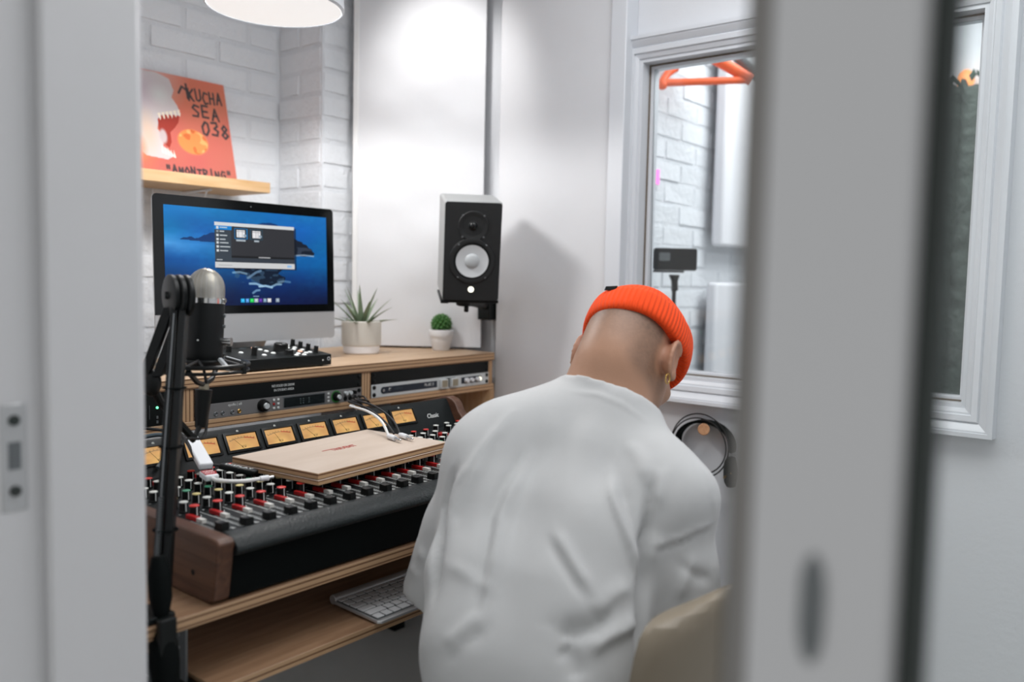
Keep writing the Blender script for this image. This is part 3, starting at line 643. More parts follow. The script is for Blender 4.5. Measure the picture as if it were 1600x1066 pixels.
# ------------------------------------------------------------------ all-in-one computer
pc = thing('desktop_computer', 'slim all-in-one computer showing a dark project window over a blue sea wallpaper', 'computer', (1.29, 1.98, 0.991))
PT = Matrix.Translation((1.2905, 1.899, 1.050)) @ Matrix.Rotation(math.radians(-2.0), 4, 'X')
def pcb(name, m, fn, par=pc, bevel=0, **k):
    b = MB(); b.T = PT; fn(b); return b.build(name, m, par, bevel=bevel, **k)
W_, H_ = 0.528, 0.357
def rrect(x0, x1, z0, z1, r, n=6):
    out = []
    for cx, cz, a in ((x1-r, z1-r, 0), (x0+r, z1-r, 90), (x0+r, z0+r, 180), (x1-r, z0+r, 270)):
        out += [(cx+r*math.cos(math.radians(a+90*i/n)), cz+r*math.sin(math.radians(a+90*i/n))) for i in range(n+1)]
    return out
def housing(b):
    rings = [(0.0, 0.0), (0.004, 0.0005), (0.010, 0.02), (0.022, 0.09), (0.034, 0.15)]; P0 = rrect(-W_/2, W_/2, 0, H_, 0.011); n = len(P0); vs = []
    for d, ins in rings:
        for x, z in P0:
            vs.append((x*(1-ins/(W_/2)), d, H_/2+(z-H_/2)*(1-ins/(H_/2)*0.8)))
    fs = [(i*n+j, i*n+(j+1) % n, (i+1)*n+(j+1) % n, (i+1)*n+j) for i in range(len(rings)-1) for j in range(n)] + [tuple(range(n)), tuple((len(rings)-1)*n+j for j in range(n))]
    b.add(vs, fs)
pcb('housing', 'aluminium', housing)
CH = 0.073
pcb('chin', 'aluminium', lambda b: b.prism([(x, z) for x, z in rrect(-W_/2, W_/2, 0.0, 0.10, 0.011) if z < 0.05] + [(W_/2, CH), (-W_/2, CH)], (0, -0.0004, 0), (1, 0, 0), (0, 0, 1), (0, -0.0012, 0)))
gl = pcb('glass_front', 'black_gloss', lambda b: b.prism([(W_/2, CH), ] + [(x, z) for x, z in rrect(-W_/2, W_/2, 0.2, H_, 0.011) if z > 0.3] + [(-W_/2, CH)], (0, -0.0004, 0), (1, 0, 0), (0, 0, 1), (0, -0.0018, 0)))
pcb('camera_dot', 'dull_steel', lambda b: b.cyl((0, -0.0026, H_-0.0125), (0, -0.002, H_-0.0125), 0.0016, n=10), gl)
# the screen picture
im = Img(300, 170, (20, 84, 160))
im.a = np.stack([6+14*im.y+im.noise(5, 10, 1), 54+50*im.y+im.noise(4, 16, 2), 104+58*im.y+im.noise(6, 18, 3)], -1)/255.0
low = np.clip((0.42-im.y)/0.4, 0, 1)[..., None]; im.a = im.a*(1-low*np.array([.85, .70, .52]))
im.a += (np.clip(1-np.abs(im.y-0.63+0.06*im.x)/0.16, 0, 1)*np.clip((0.55-im.x)/0.5, 0, 1)*(0.20+im.noise(9, 0.15, 4)))[..., None]*np.array([.9, .85, .75])
st_ = im.noise(8, 1, 5)*im.noise(40, 1, 6)
im.a += (st_*0.05)[..., None]*np.array([.6, .9, 1.0])
im.a += (np.clip((im.y-0.75)/0.2, 0, 1)*np.clip(0.45-im.x, 0, 1)*im.noise(7, 0.35, 7))[..., None]
im.poly([(0.08, 0.668), (0.105, 0.690), (0.125, 0.688), (0.14, 0.704), (0.165, 0.684), (0.19, 0.692), (0.215, 0.722), (0.235, 0.728), (0.25, 0.748), (0.277, 0.756), (0.44, 0.80), (0.56, 0.885), (0.62, 0.895), (0.66, 0.88), (0.78, 0.70), (0.78, 0.66), (0.2, 0.655)], (20, 58, 104))
im.poly([(0.76, 0.745), (0.785, 0.728), (0.80, 0.712), (0.825, 0.706), (0.835, 0.683), (0.86, 0.672), (0.872, 0.640), (0.893, 0.626), (0.90, 0.597), (0.915, 0.580), (0.905, 0.556), (0.87, 0.549), (0.845, 0.540), (0.76, 0.552)], (18, 28, 42))
im.blend(((im.noise(26, 1, 8) > 0.62) & (im.x > 0.79) & (im.x < 0.9) & (im.y > 0.56) & (im.y < 0.64))*0.6, (70, 78, 92))
im.stroke([(0.78, 0.548), (0.84, 0.556), (0.905, 0.548)], 0.008, (190, 205, 220), .7)
im.poly([(0.38, 0.40), (0.40, 0.335), (0.46, 0.32), (0.50, 0.27), (0.56, 0.22), (0.64, 0.21), (0.70, 0.24), (0.71, 0.30), (0.66, 0.34), (0.70, 0.40)], (10, 26, 44))
im.blend(((im.noise(34, 1, 9) > 0.6) & (im.x > 0.39) & (im.x < 0.70) & (im.y > 0.24) & (im.y < 0.40))*0.55, (74, 98, 120))
im.stroke([(0.47, 0.29), (0.52, 0.35), (0.55, 0.37)], 0.012, (120, 146, 170), .8)
for a_, b_, q in (((0.48, 0.23), (0.56, 0.205), .8), ((0.54, 0.20), (0.62, 0.19), .9), ((0.62, 0.20), (0.68, 0.225), .7), ((0.50, 0.13), (0.54, 0.16), .6), ((0.38, 0.345), (0.46, 0.335), .6), ((0.66, 0.245), (0.74, 0.25), .4)):
    im.stroke([a_, ((a_[0]+b_[0])/2, (a_[1]+b_[1])/2+0.012), b_], 0.011, (176, 206, 226), q)
# the project window
X0, X1, Z0, Z1 = 0.277, 0.772, 0.395, 0.865
im.rect(X0+.006, Z0-.015, X1+.014, Z1-.02, (6, 14, 26), .55)
im.rect(X0, Z0, X1, Z1, (54, 60, 68)); im.rect(X0, Z1-0.037, X1, Z1, (214, 216, 218)); im.rect(X0, Z0, X1, Z0+0.058, (206, 207, 208))
im.rect(X0, Z0+0.058, X0+0.098, Z1-0.037, (58, 66, 74)); im.rect(X0+0.098, Z0+0.112, X1, Z1-0.037, (50, 51, 55)); im.rect(X0+0.098, Z0+0.105, X1, Z0+0.13, (28, 29, 32))
im.rect(X0, Z1-0.078, X0+0.098, Z1-0.037, (34, 128, 190))
for k, L_ in enumerate((0.042, 0.026, 0.042, 0.032, 0.050, 0.060, 0.046)):
    yy_ = Z1-0.056-k*0.0395
    im.rect(X0+0.008, yy_-0.012, X0+0.024, yy_+0.012, (214, 218, 222) if k != 1 else (140, 146, 150)); im.rect(X0+0.030, yy_-0.006, X0+0.030+L_, yy_+0.006, (210, 216, 220), .85)
im.rect(X0+0.010, Z0+0.076, X0+0.042, Z0+0.090, (190, 194, 198), .8)
for k, xx_ in enumerate((0.392, 0.488)):
    im.rect(xx_, Z1-0.165, xx_+0.08, Z1-0.055, (30, 112, 160) if k == 0 else (44, 74, 90)); im.rect(xx_+0.006, Z1-0.158, xx_+0.074, Z1-0.062, (52, 55, 60))
    im.rect(xx_+0.014, Z1-0.145, xx_+0.064, Z1-0.068, (232, 232, 234))
    for q in range(1, 4): im.rect(xx_+0.014, Z1-0.145+q*0.019, xx_+0.064, Z1-0.142+q*0.019, (150, 150, 154)); im.rect(xx_+0.012+q*0.0125, Z1-0.145, xx_+0.0145+q*0.0125, Z1-0.068, (170, 170, 174))
    im.ell(xx_+0.065, Z1-0.128, 0.011, 0.018, (150, 164, 176), .3)
    im.rect(xx_+0.012+0.012*k, Z1-0.187, xx_+0.068-0.014*k, Z1-0.172, (196, 206, 214), .85)
im.rect(0.540, Z0+0.108, 0.612, Z0+0.122, (190, 190, 192), .9)
im.rect(X0+0.02, Z0+0.024, X0+0.10, Z0+0.03, (150, 152, 154), .8); im.rect(X1-0.050, Z0+0.018, X1-0.018, Z0+0.042, (150, 186, 222))
for k, c in enumerate(((60, 168, 216), (92, 146, 204), (52, 188, 92), (176, 186, 192), (86, 50, 140), (128, 152, 168), (216, 216, 218), None, (150, 162, 174))):
    if c: im.rect(0.425+k*0.0275, 0.030, 0.447+k*0.0275, 0.072, c); im.ell(0.436+k*0.0275, 0.053, 0.006, 0.011, tuple(min(255, q+50) for q in c), .5)
im.rect(0.500, 0.086, 0.536, 0.100, (150, 170, 190), .8)
mean_ = im.a.mean(-1, keepdims=True); im.a = np.clip(mean_+(im.a-mean_)*1.22-0.01, 0, 1)
def P3(x, d, z): return np.array(PT @ Vector((x, d, z)))
sx0, sx1, sz0, sz1 = -W_/2+0.0265, W_/2-0.0245, CH+0.0205, H_-0.0245
im.panel('screen', P3(sx0, -0.0026, sz0), P3(sx1, -0.0026, sz0)-P3(sx0, -0.0026, sz0), P3(sx0, -0.0026, sz1)-P3(sx0, -0.0026, sz0), 'paint_screen', pc)
sd = MB(); fo = [(1.934, 1.10), (1.955, 1.055), (1.972, 1.01), (1.978, 0.9955)]
sd.prism([(1.936, 1.175), (1.936, 1.10), (2.010, 0.9955), (1.900, 0.9955), (1.900, 0.992), (2.035, 0.992), (2.035, 0.996), (1.948, 1.115), (1.948, 1.175)], (1.195, 0, 0), (0, 1, 0), (0, 0, 1), (0.19, 0, 0))
sd.build('stand', 'aluminium', pc, bevel=0.001)
# ------------------------------------------------------------------ desktop controller with knobs and pads
dc = thing('monitor_controller', 'black desktop controller with large centre dial, stubby knobs and lit pads', 'controller', (1.29, 1.82, 0.991))
CT = Matrix.Translation((1.160, 1.748, 0.991))
b = MB(); b.T = CT; b.prism([(0, 0.003), (0, 0.030), (0.145, 0.046), (0.145, 0.003)], (0, 0, 0), (0, 1, 0), (0, 0, 1), (0.262, 0, 0)); b.build('case', 'black_metal', dc, bevel=0.002)
b = MB(); b.T = CT
for x, y in ((0.02, 0.02), (0.24, 0.02), (0.02, 0.125), (0.24, 0.125)): b.cyl((x, y, 0.0), (x, y, 0.004), 0.008)
b.build('rubber_feet', 'black_matte', dc)
SL = math.atan2(0.016, 0.145); CN = Vector((0, -math.sin(SL), math.cos(SL)))
def cp(x, y): y *= 0.86; return CT @ Vector((x, y, 0.0302+y*0.016/0.145))
def dial(x, y, r, h, m='knob_black'):
    k = MB().lathe([(0, 0), (r*1.1, 0), (r, h*0.12), (r*0.95, h*0.94), (r*0.86, h), (0, h)], cp(x, y), CN, 24).build('dial', m, dc)
    MB().tube([cp(x, y)+CN*h*1.005+Vector((0, -r*0.3, 0)), cp(x, y)+CN*h*1.005+Vector((0, -r*0.85, 0))], 0.0006, 5).build('pointer', 'print_white', k)
dial(0.158, 0.085, 0.0185, 0.020); dial(0.148, 0.028, 0.0110, 0.013)
for k in range(4): dial(0.236, 0.150-k*0.038, 0.0060, 0.017)
for x, y in ((0.028, 0.12), (0.062, 0.055)): dial(x, y, 0.0068, 0.020)
for x, y, c in ((0.113, 0.145, 'led_peach'), (0.115, 0.115, 'print_white'), (0.117, 0.088, 'print_white'), (0.119, 0.058, 'print_white'), (0.200, 0.148, 'print_white'), (0.200, 0.118, 'print_white'), (0.201, 0.090, 'print_white'), (0.202, 0.060, 'led_peach'), (0.202, 0.032, 'print_white'), (0.177, 0.030, 'print_white'), (0.160, 0.012, 'print_white'),
                (0.219, 0.150, 'print_white'), (0.219, 0.113, 'print_white'), (0.219, 0.076, 'print_white'), (0.219, 0.039, 'print_white'), (0.045, 0.09, 'print_white'), (0.082, 0.04, 'print_white'), (0.182, 0.010, 'print_white')):
    MB().lathe([(0, 0), (0.0062, 0), (0.0058, 0.0022), (0.004, 0.0032), (0, 0.0034)], cp(x, y), CN, 16).build('pad', c, dc)
for x, y, w_ in ((0.160, 0.150, 0.030), (0.085, 0.150, 0.018), (0.130, 0.155, 0.014), (0.10, 0.03, 0.010)):
    b = MB(); c = cp(x, y)+CN*0.0003; b.add([c+Vector((-w_/2, -0.003, -0.0003)), c+Vector((w_/2, -0.003, -0.0003)), c+Vector((w_/2, 0.003, 0.0003)), c+Vector((-w_/2, 0.003, 0.0003))], [(0, 1, 2, 3)]); b.build('print', 'cable_grey', dc)
MB().lathe([(0.0025, 0), (0.0052, 0), (0.0052, 0.0012), (0.0025, 0.0012)], CT @ Vector((0.252, 0, 0.019)), (0, -1, 0), 18).build('jack_socket', 'chrome', dc)
MB().lathe([(0, 0), (0.0022, 0), (0.002, 0.001), (0, 0.001)], CT @ Vector((0.234, 0, 0.016)), (0, -1, 0), 12).build('mark', 'print_white', dc)
# ------------------------------------------------------------------ potted aloe and potted cactus
al = thing('potted_aloe', 'spiky aloe in a ribbed beige pot with white foot', 'potted plant', (1.710, 1.963, 0.991))
A0 = Vector((1.710, 1.963, 0.991))
MB().lathe([(0, 0), (0.049, 0), (0.053, 0.004), (0.0555, 0.022), (0.0555, 0.024)], A0, (0, 0, 1), 40).build('pot_foot', 'pot_white', al)
pot = MB().lathe([(0.0555, 0.0235), (0.0568, 0.026), (0.0575, 0.09), (0.0568, 0.0975), (0.0535, 0.0985), (0.051, 0.094), (0.0505, 0.086), (0, 0.086)], A0, (0, 0, 1), 48).build('pot', 'pot_beige', al)
rb = MB()
for k in range(26):
    z = 0.029+k*0.0026; rb.lathe([(0.0565, z), (0.0583, z+0.0006), (0.0583, z+0.0013), (0.0565, z+0.0018)], A0, (0, 0, 1), 48)
for k in range(64):
    t = 2*PI*k/64; c = Vector((math.cos(t), math.sin(t), 0)); s_ = Vector((-c.y, c.x, 0))*0.0008
    rb.add([A0+c*0.0587-s_+Vector((0, 0, .028)), A0+c*0.0587+s_+Vector((0, 0, .028)), A0+c*0.0589+s_+Vector((0, 0, .096)), A0+c*0.0589-s_+Vector((0, 0, .096)), A0+c*0.057-s_+Vector((0, 0, .028)), A0+c*0.057+s_+Vector((0, 0, .028)), A0+c*0.057+s_+Vector((0, 0, .096)), A0+c*0.057-s_+Vector((0, 0, .096))], [(0, 1, 2, 3), (0, 4, 5, 1), (1, 5, 6, 2), (2, 6, 7, 3), (3, 7, 4, 0)])
o = rb.build('pot_weave', 'pot_beige', al); o['kind'] = 'stuff'
MB().lathe([(0, 0.0862), (0.0505, 0.0862), (0.0505, 0.088), (0.02, 0.091), (0, 0.091)], A0, (0, 0, 1), 24).build('soil', 'soil', al)
rnd = random.Random(3)
def leaf(root, c, ang, lift, L_, wd, m='aloe', curl=0.4):
    """thick pointed leaf: gutter section shrinking to a tip"""
    d = Vector((math.cos(ang), math.sin(ang), 0)); s_ = Vector((-d.y, d.x, 0)); b = MB(); vs = []; K = 9; p = Vector(c); e = lift
    for i in range(K):
        t = i/(K-1); ww = wd*(1-t)**0.75*(0.75+0.5*min(1, t*4)*(1-t)) + 0.0003
        dd = d*math.cos(e)+Vector((0, 0, 1))*math.sin(e); nn = -d*math.sin(e)+Vector((0, 0, 1))*math.cos(e)
        for x, z in ((-1, 0.25), (0, -0.35), (1, 0.25), (0, 0.05)): vs.append(p+s_*x*ww+nn*z*ww)
        p = p + dd*L_/(K-1); e -= curl/K*(1-lift/PI)
    fs = [(i*4+j, i*4+(j+1) % 4, (i+1)*4+(j+1) % 4, (i+1)*4+j) for i in range(K-1) for j in range(4)] + [(0, 1, 2, 3), tuple((K-1)*4+j for j in range(4))]
    b.add(vs, fs); return b.build('leaf', m, root, smooth=50)
for k in range(20):
    ring = k // 7; a_ = 2*PI*(k % 7)/7+ring*0.5+rnd.uniform(-.2, .2)
    leaf(al, A0+Vector((math.cos(a_)*0.007*(3-ring), math.sin(a_)*0.007*(3-ring), 0.086)), a_, (0.30, 0.80, 1.18)[ring]+rnd.uniform(-.12, .12), (0.088, 0.112, 0.118)[ring]*rnd.uniform(.9, 1.1), 0.0082, curl=(0.45, 0.4, 0.2)[ring])
ca = thing('potted_cactus', 'small round green cactus in a plain white terracotta pot', 'potted plant', (1.985, 1.895, 0.991))
B0 = Vector((1.985, 1.895, 0.991))
MB().lathe([(0, 0), (0.026, 0), (0.0275, 0.002), (0.0355, 0.044), (0.0385, 0.044), (0.0395, 0.047), (0.0405, 0.064), (0.0395, 0.066), (0.0355, 0.066), (0.034, 0.058), (0, 0.058)], B0, (0, 0, 1), 40).build('pot', 'pot_terrace_white', ca)
MB().lathe([(0, 0.056), (0.0345, 0.056), (0.0345, 0.060), (0, 0.062)], B0, (0, 0, 1), 20).build('soil', 'soil', ca)
cc = B0+Vector((0, 0, 0.083)); body = MB().sphere(cc, (0.026, 0.026, 0.0265), 24, 14).build('cactus_body', 'cactus', ca)
tub = MB().sphere((0, 0, 0), (0.0066, 0.0066, 0.0080), 8, 6).mesh('tubercle', 'cactus', 60); tip = MB().sphere((0, 0, 0), (0.0016, 0.0016, 0.0016), 6, 4).mesh('tip', 'cactus_tip', 60)
for i in range(70):
    z = 1-2*(i+.5)/82; a_ = i*2.39996
    if z < -0.55: continue
    r_ = math.sqrt(1-z*z); n_ = Vector((r_*math.cos(a_), r_*math.sin(a_), z)); q = n_.to_track_quat('Z', 'Y').to_euler()
    k = piece('tubercle', tub, ca, cc+n_*0.0265-B0, q); piece('tip', tip, k, (0, 0, 0.0085))
# ------------------------------------------------------------------ corner acoustic panel, side panel, speaker on its arm
d_ = Vector((0.253, -0.343, 0)).normalized(); n_ = Vector((-0.343, -0.253, 0)).normalized(); A = Vector((1.849, 2.170, 0.998))
ap = thing('sound_absorber', 'tall fabric acoustic panel set across the corner behind the small speaker', 'acoustic panel', tuple(A+d_*0.21))
LN = 0.424
fbm = bmesh.new(); nx, nz = 24, 60; vs = []
for j in range(nz+1):
    for i in range(nx+1):
        u_, v_ = i/nx, j/nz; bul = 0.004*math.sin(PI*u_)*1.0 + 0.0022*math.sin(v_*34+2.2*math.sin(u_*3+1))*math.sin(PI*u_)**0.6*max(0, 1-1.1*abs(v_-0.25)) + 0.0016*math.sin(v_*61+3*u_)*math.sin(u_*9)
        vs.append(fbm.verts.new(A + d_*(0.018+(LN-0.018)*u_) + Vector((0, 0, 1.47*v_)) + n_*(0.004+bul)))
for j in range(nz):
    for i in range(nx): fbm.faces.new([vs[j*(nx+1)+i], vs[j*(nx+1)+i+1], vs[(j+1)*(nx+1)+i+1], vs[(j+1)*(nx+1)+i]])
me = bpy.data.meshes.new('fabric'); bmesh.ops.translate(fbm, vec=-rootloc(ap), verts=fbm.verts); fbm.to_mesh(me); fbm.free(); me.materials.append(MATS['fabric_white'])
for p in me.polygons: p.use_smooth = True
o = bpy.data.objects.new('fabric', me); COL.objects.link(o); o.parent = ap
MB().prism([(0, 0), (LN, 0), (LN, 1.47), (0, 1.47)], A, d_, (0, 0, 1), -n_*0.03).build('frame', 'batten_white', ap, bevel=0.004)
MB().prism([(0, 0), (0.018, 0), (0.018, 1.47), (0, 1.47)], A, d_, (0, 0, 1), n_*0.006).build('edge_batten', 'batten_white', ap, bevel=0.002)
sp_ = thing('sound_absorber', 'wide fabric acoustic panel on the window wall right of the speaker', 'acoustic panel', (2.12, 1.55, 0.35))
fbm = bmesh.new(); vs = []; nx, nz = 20, 70
for j in range(nz+1):
    for i in range(nx+1):
        u_, v_ = i/nx, j/nz
        bul = 0.003*math.sin(PI*u_) + 0.0013*math.sin(v_*47+2.0*math.sin(u_*4))*math.sin(PI*u_)
        vs.append(fbm.verts.new((2.101-bul, 1.356+0.408*u_, 0.35+2.1*v_)))
for j in range(nz):
    for i in range(nx): fbm.faces.new([vs[j*(nx+1)+i], vs[(j+1)*(nx+1)+i], vs[(j+1)*(nx+1)+i+1], vs[j*(nx+1)+i+1]])
me = bpy.data.meshes.new('fabric'); bmesh.ops.translate(fbm, vec=-rootloc(sp_), verts=fbm.verts); fbm.to_mesh(me); fbm.free(); me.materials.append(MATS['fabric_white'])
for p in me.polygons: p.use_smooth = True
o = bpy.data.objects.new('fabric', me); COL.objects.link(o); o.parent = sp_
MB().box(2.1015, 2.1495, 1.3545, 1.7655, 0.35, 2.45).build('frame', 'fabric_white', sp_, bevel=0.004)
# studio speaker, aimed down at the chair
sk_ = thing('studio_speaker', 'small grey speaker with black baffle and white cone hung in the corner', 'speaker', (1.872, 1.682, 1.317))
q = Vector((-0.66, -0.73, 0)).normalized(); ST = Matrix((Vector((-q.y, q.x, 0)), -q, Vector((0, 0, 1)))).transposed().to_4x4(); ST.translation = (1.872, 1.682, 1.317)
ST = ST @ Matrix.Rotation(math.radians(11), 4, 'X')   # local: x right (as seen from the front it is left), y back, z up
SW, SH, SD = 0.163, 0.282, 0.200
def spk(name, m, fn, par=None, bevel=0, **k):
    b = MB(); b.T = ST @ Matrix.Translation((0, -0.10, 0)); fn(b); return b.build(name, m, par or sk_, bevel=bevel, seg=4, **k)
spk('cabinet', 'speaker_grey', lambda b: b.box(-SW/2, SW/2, 0.004, SD, -SH/2, SH/2), bevel=0.008)
spk('baffle', 'speaker_black', lambda b: b.prism(rrect(-SW/2+0.002, SW/2-0.002, -SH/2+0.001, SH/2-0.003, 0.008), (0, 0.006, 0), (1, 0, 0), (0, 0, 1), (0, -0.007, 0)), bevel=0.001)
tw = (0.0, 0.072)
tt = spk('tweeter', 'speaker_black', lambda b: b.lathe([(0, 0.002), (0.012, 0.0018), (0.0135, 0.0), (0.026, -0.001), (0.036, 0.0030), (0.041, 0.0032), (0.043, 0.001), (0.043, 0)], (tw[0], -0.001, tw[1]), (0, -1, 0), 40))
spk('tweeter_dome', 'black_gloss', lambda b: b.sphere((tw[0], -0.0015, tw[1]), (0.0115, 0.006, 0.0115), 20, 12), tt)
for sx, sz in ((-.030, .030), (.030, .030), (-.030, -.030), (.030, -.030)):
    spk('screw', 'dull_steel', lambda b: b.lathe([(0, 0), (0.003, 0), (0.0025, 0.0012), (0, 0.0014)], (tw[0]+sx, -0.004, tw[1]+sz), (0, -1, 0), 10), tt)
wo = (0.0, -0.026)
wf_ = spk('woofer_ring', 'speaker_black', lambda b: b.lathe([(0.046, 0.001), (0.049, 0.004), (0.056, 0.006), (0.064, 0.0045), (0.066, 0.0)], (wo[0], -0.001, wo[1]), (0, -1, 0), 48))
spk('surround', 'black_satin', lambda b: b.lathe([(0.0445, 0.0), (0.0475, 0.0048), (0.0515, 0.0055), (0.0545, 0.002)], (wo[0], -0.001, wo[1]), (0, -1, 0), 48), wf_)
spk('cone', 'cone_white', lambda b: b.lathe([(0.0462, 0.0052), (0.040, 0.0040), (0.021, 0.0014), (0, 0.0012)], (wo[0], -0.001, wo[1]), (0, -1, 0), 48), wf_)
spk('dust_cap', 'dust_cap', lambda b: b.lathe([(0.0215, 0.0012), (0.0195, 0.0045), (0.015, 0.0072), (0.008, 0.0088), (0, 0.0092)], (wo[0], -0.001, wo[1]), (0, -1, 0), 36), wf_)
for a_ in (50, 130, 230, 310):
    spk('screw', 'dull_steel', lambda b: b.lathe([(0, 0), (0.0028, 0), (0.002, 0.001), (0, 0.0012)], (wo[0]+0.0605*math.cos(math.radians(a_)), -0.006, wo[1]+0.0605*math.sin(math.radians(a_))), (0, -1, 0), 10), wf_)
spk('emblem', 'led_white', lambda b: b.lathe([(0, 0), (0.0085, 0), (0.008, 0.0015), (0, 0.002)], (0.0, -0.001, -0.108), (0, -1, 0), 24))
# wall arm that carries it
wa = thing('speaker_bracket', 'black clamp arm under the small speaker, fixed to the corner', 'bracket', (1.93, 1.73, 1.14))
def arm(name, fn, par=wa, bevel=0.002):
    b = MB(); b.T = ST @ Matrix.Translation((0, -0.10, 0)); fn(b); return b.build(name, 'black_metal', par, bevel=bevel)
arm('tray', lambda b: b.box(-SW/2-0.003, SW/2+0.001, 0.012, 0.155, -SH/2-0.010, -SH/2-0.001))
arm('tray_lip', lambda b: b.box(-SW/2-0.003, -SW/2+0.02, 0.003, 0.012, -SH/2-0.010, -SH/2+0.000))
arm('swivel', lambda b: b.cyl((-0.012, 0.075, -SH/2-0.030), (-0.012, 0.075, -SH/2-0.009), 0.022, n=24))
arm('knob', lambda b: b.cyl((-0.005, 0.055, -SH/2-0.046), (-0.005, 0.055, -SH/2-0.028), 0.007, n=12))
e0 = ST @ Vector((-0.012, -0.025, -SH/2-0.022))
MB().tube([e0, e0+Vector((0.05, 0.01, 0.0)), (2.085, 1.795, 1.135)], 0.013, 10).build('arm', 'black_metal', wa)
MB().box(2.075, 2.149, 1.772, 1.822, 1.09, 1.18).build('wall_plate', 'black_metal', wa, bevel=0.003)
# ------------------------------------------------------------------ shelf with record sleeve, pendant lamp
ws = thing('wall_shelf', 'short pale pine shelf on white wire brackets above the computer', 'shelf', (1.30, 2.34, 1.47))
MB().box(1.02, 1.580, 2.235, 2.440, 1.468, 1.500).build('board', 'pine', ws, bevel=0.002)
for x in (1.14, 1.40):
    w_ = MB(); w_.tube([(x, 2.435, 1.28), (x, 2.432, 1.43), (x, 2.425, 1.462), (x, 2.27, 1.465)], 0.004, 8); w_.tube([(x, 2.432, 1.30), (x, 2.40, 1.33), (x, 2.33, 1.40), (x, 2.29, 1.462)], 0.003, 8); w_.build('bracket', 'white_plastic', ws)
rs = thing('record_sleeve', 'orange red picture sleeve of a roaring white creature and a planet, with black handwriting', 'record sleeve', (1.387, 2.36, 1.5005))
lean = math.atan2(0.075, 0.305); U = Vector((0, math.sin(lean), math.cos(lean))); Nn = Vector((0, -math.cos(lean), math.sin(lean)))
o = Vector((1.226, 2.352, 1.5008)); S_ = 0.316
MB().prism([(0, 0), (S_, 0), (S_, S_), (0, S_)], o, (1, 0, 0), U, -Nn*0.004).build('card', 'orange_paint', rs)
im = Img(200, 200, (206, 92, 66))
g = np.clip(1-im.y, 0, 1); im.a = np.stack([222-20*g, 118-14*g+12*im.noise(5, 1, 3), 96+4*g], -1)/255.0
im.ell(0.02, 0.98, 0.62, 0.46, (222, 200, 206), 0.9, .95); im.ell(0.05, 0.30, 0.22, 0.32, (240, 128, 82), 0.8, .8)
im.poly([(0.0, 0.98), (0.30, 0.99), (0.42, 0.95), (0.45, 0.84), (0.42, 0.77), (0.465, 0.70), (0.49, 0.62), (0.47, 0.585), (0.36, 0.575), (0.26, 0.53), (0.235, 0.44), (0.285, 0.36), (0.27, 0.28), (0.34, 0.235), (0.37, 0.20), (0.30, 0.155), (0.10, 0.17), (0.0, 0.24)], (214, 204, 204))
im.ell(0.14, 0.40, 0.12, 0.26, (228, 196, 170), .8, .7); im.ell(0.06, 0.80, 0.30, 0.24, (214, 196, 208), .9, .8); im.ell(0.30, 0.78, 0.13, 0.12, (224, 226, 222), .9, .8); im.ell(0.03, 0.24, 0.1, 0.16, (238, 142, 96), .9, .9)
im.poly([(0.25, 0.53), (0.30, 0.585), (0.40, 0.60), (0.475, 0.60), (0.455, 0.53), (0.40, 0.46), (0.36, 0.42), (0.36, 0.33), (0.33, 0.27), (0.285, 0.30), (0.30, 0.37), (0.25, 0.44)], (168, 62, 50))
im.ell(0.285, 0.375, 0.045, 0.085, (206, 190, 192), .4)
for k in range(6): x_ = 0.27+k*0.040; y_ = 0.555+k*0.012; im.poly([(x_-.016, y_+.035), (x_+.014, y_+.045), (x_+.012, y_-.035)], (244, 232, 214))
for k in range(5): x_ = 0.26+k*0.028; y_ = 0.235-k*0.008; im.poly([(x_-.011, y_-.02), (x_+.012, y_-.025), (x_-.004, y_+.05)], (244, 236, 222))
im.ell(0.58, 0.36, 0.165, 0.130, (244, 148, 84), .12)
im.blend(((im.noise(22, 1, 5) > .62)*(((im.x-.58)/.15)**2+((im.y-.36)/.118)**2 < 1))*.6, (252, 196, 130)); im.blend(((im.noise(17, 1, 6) > .68)*(((im.x-.58)/.15)**2+((im.y-.36)/.118)**2 < 1))*.6, (206, 92, 50))
INK = (62, 58, 60)
def wr_(pts, x, y, sx, sy, wd=0.011): im.stroke([(x+p[0]*sx, y+p[1]*sy) for p in pts], wd, INK, .9)
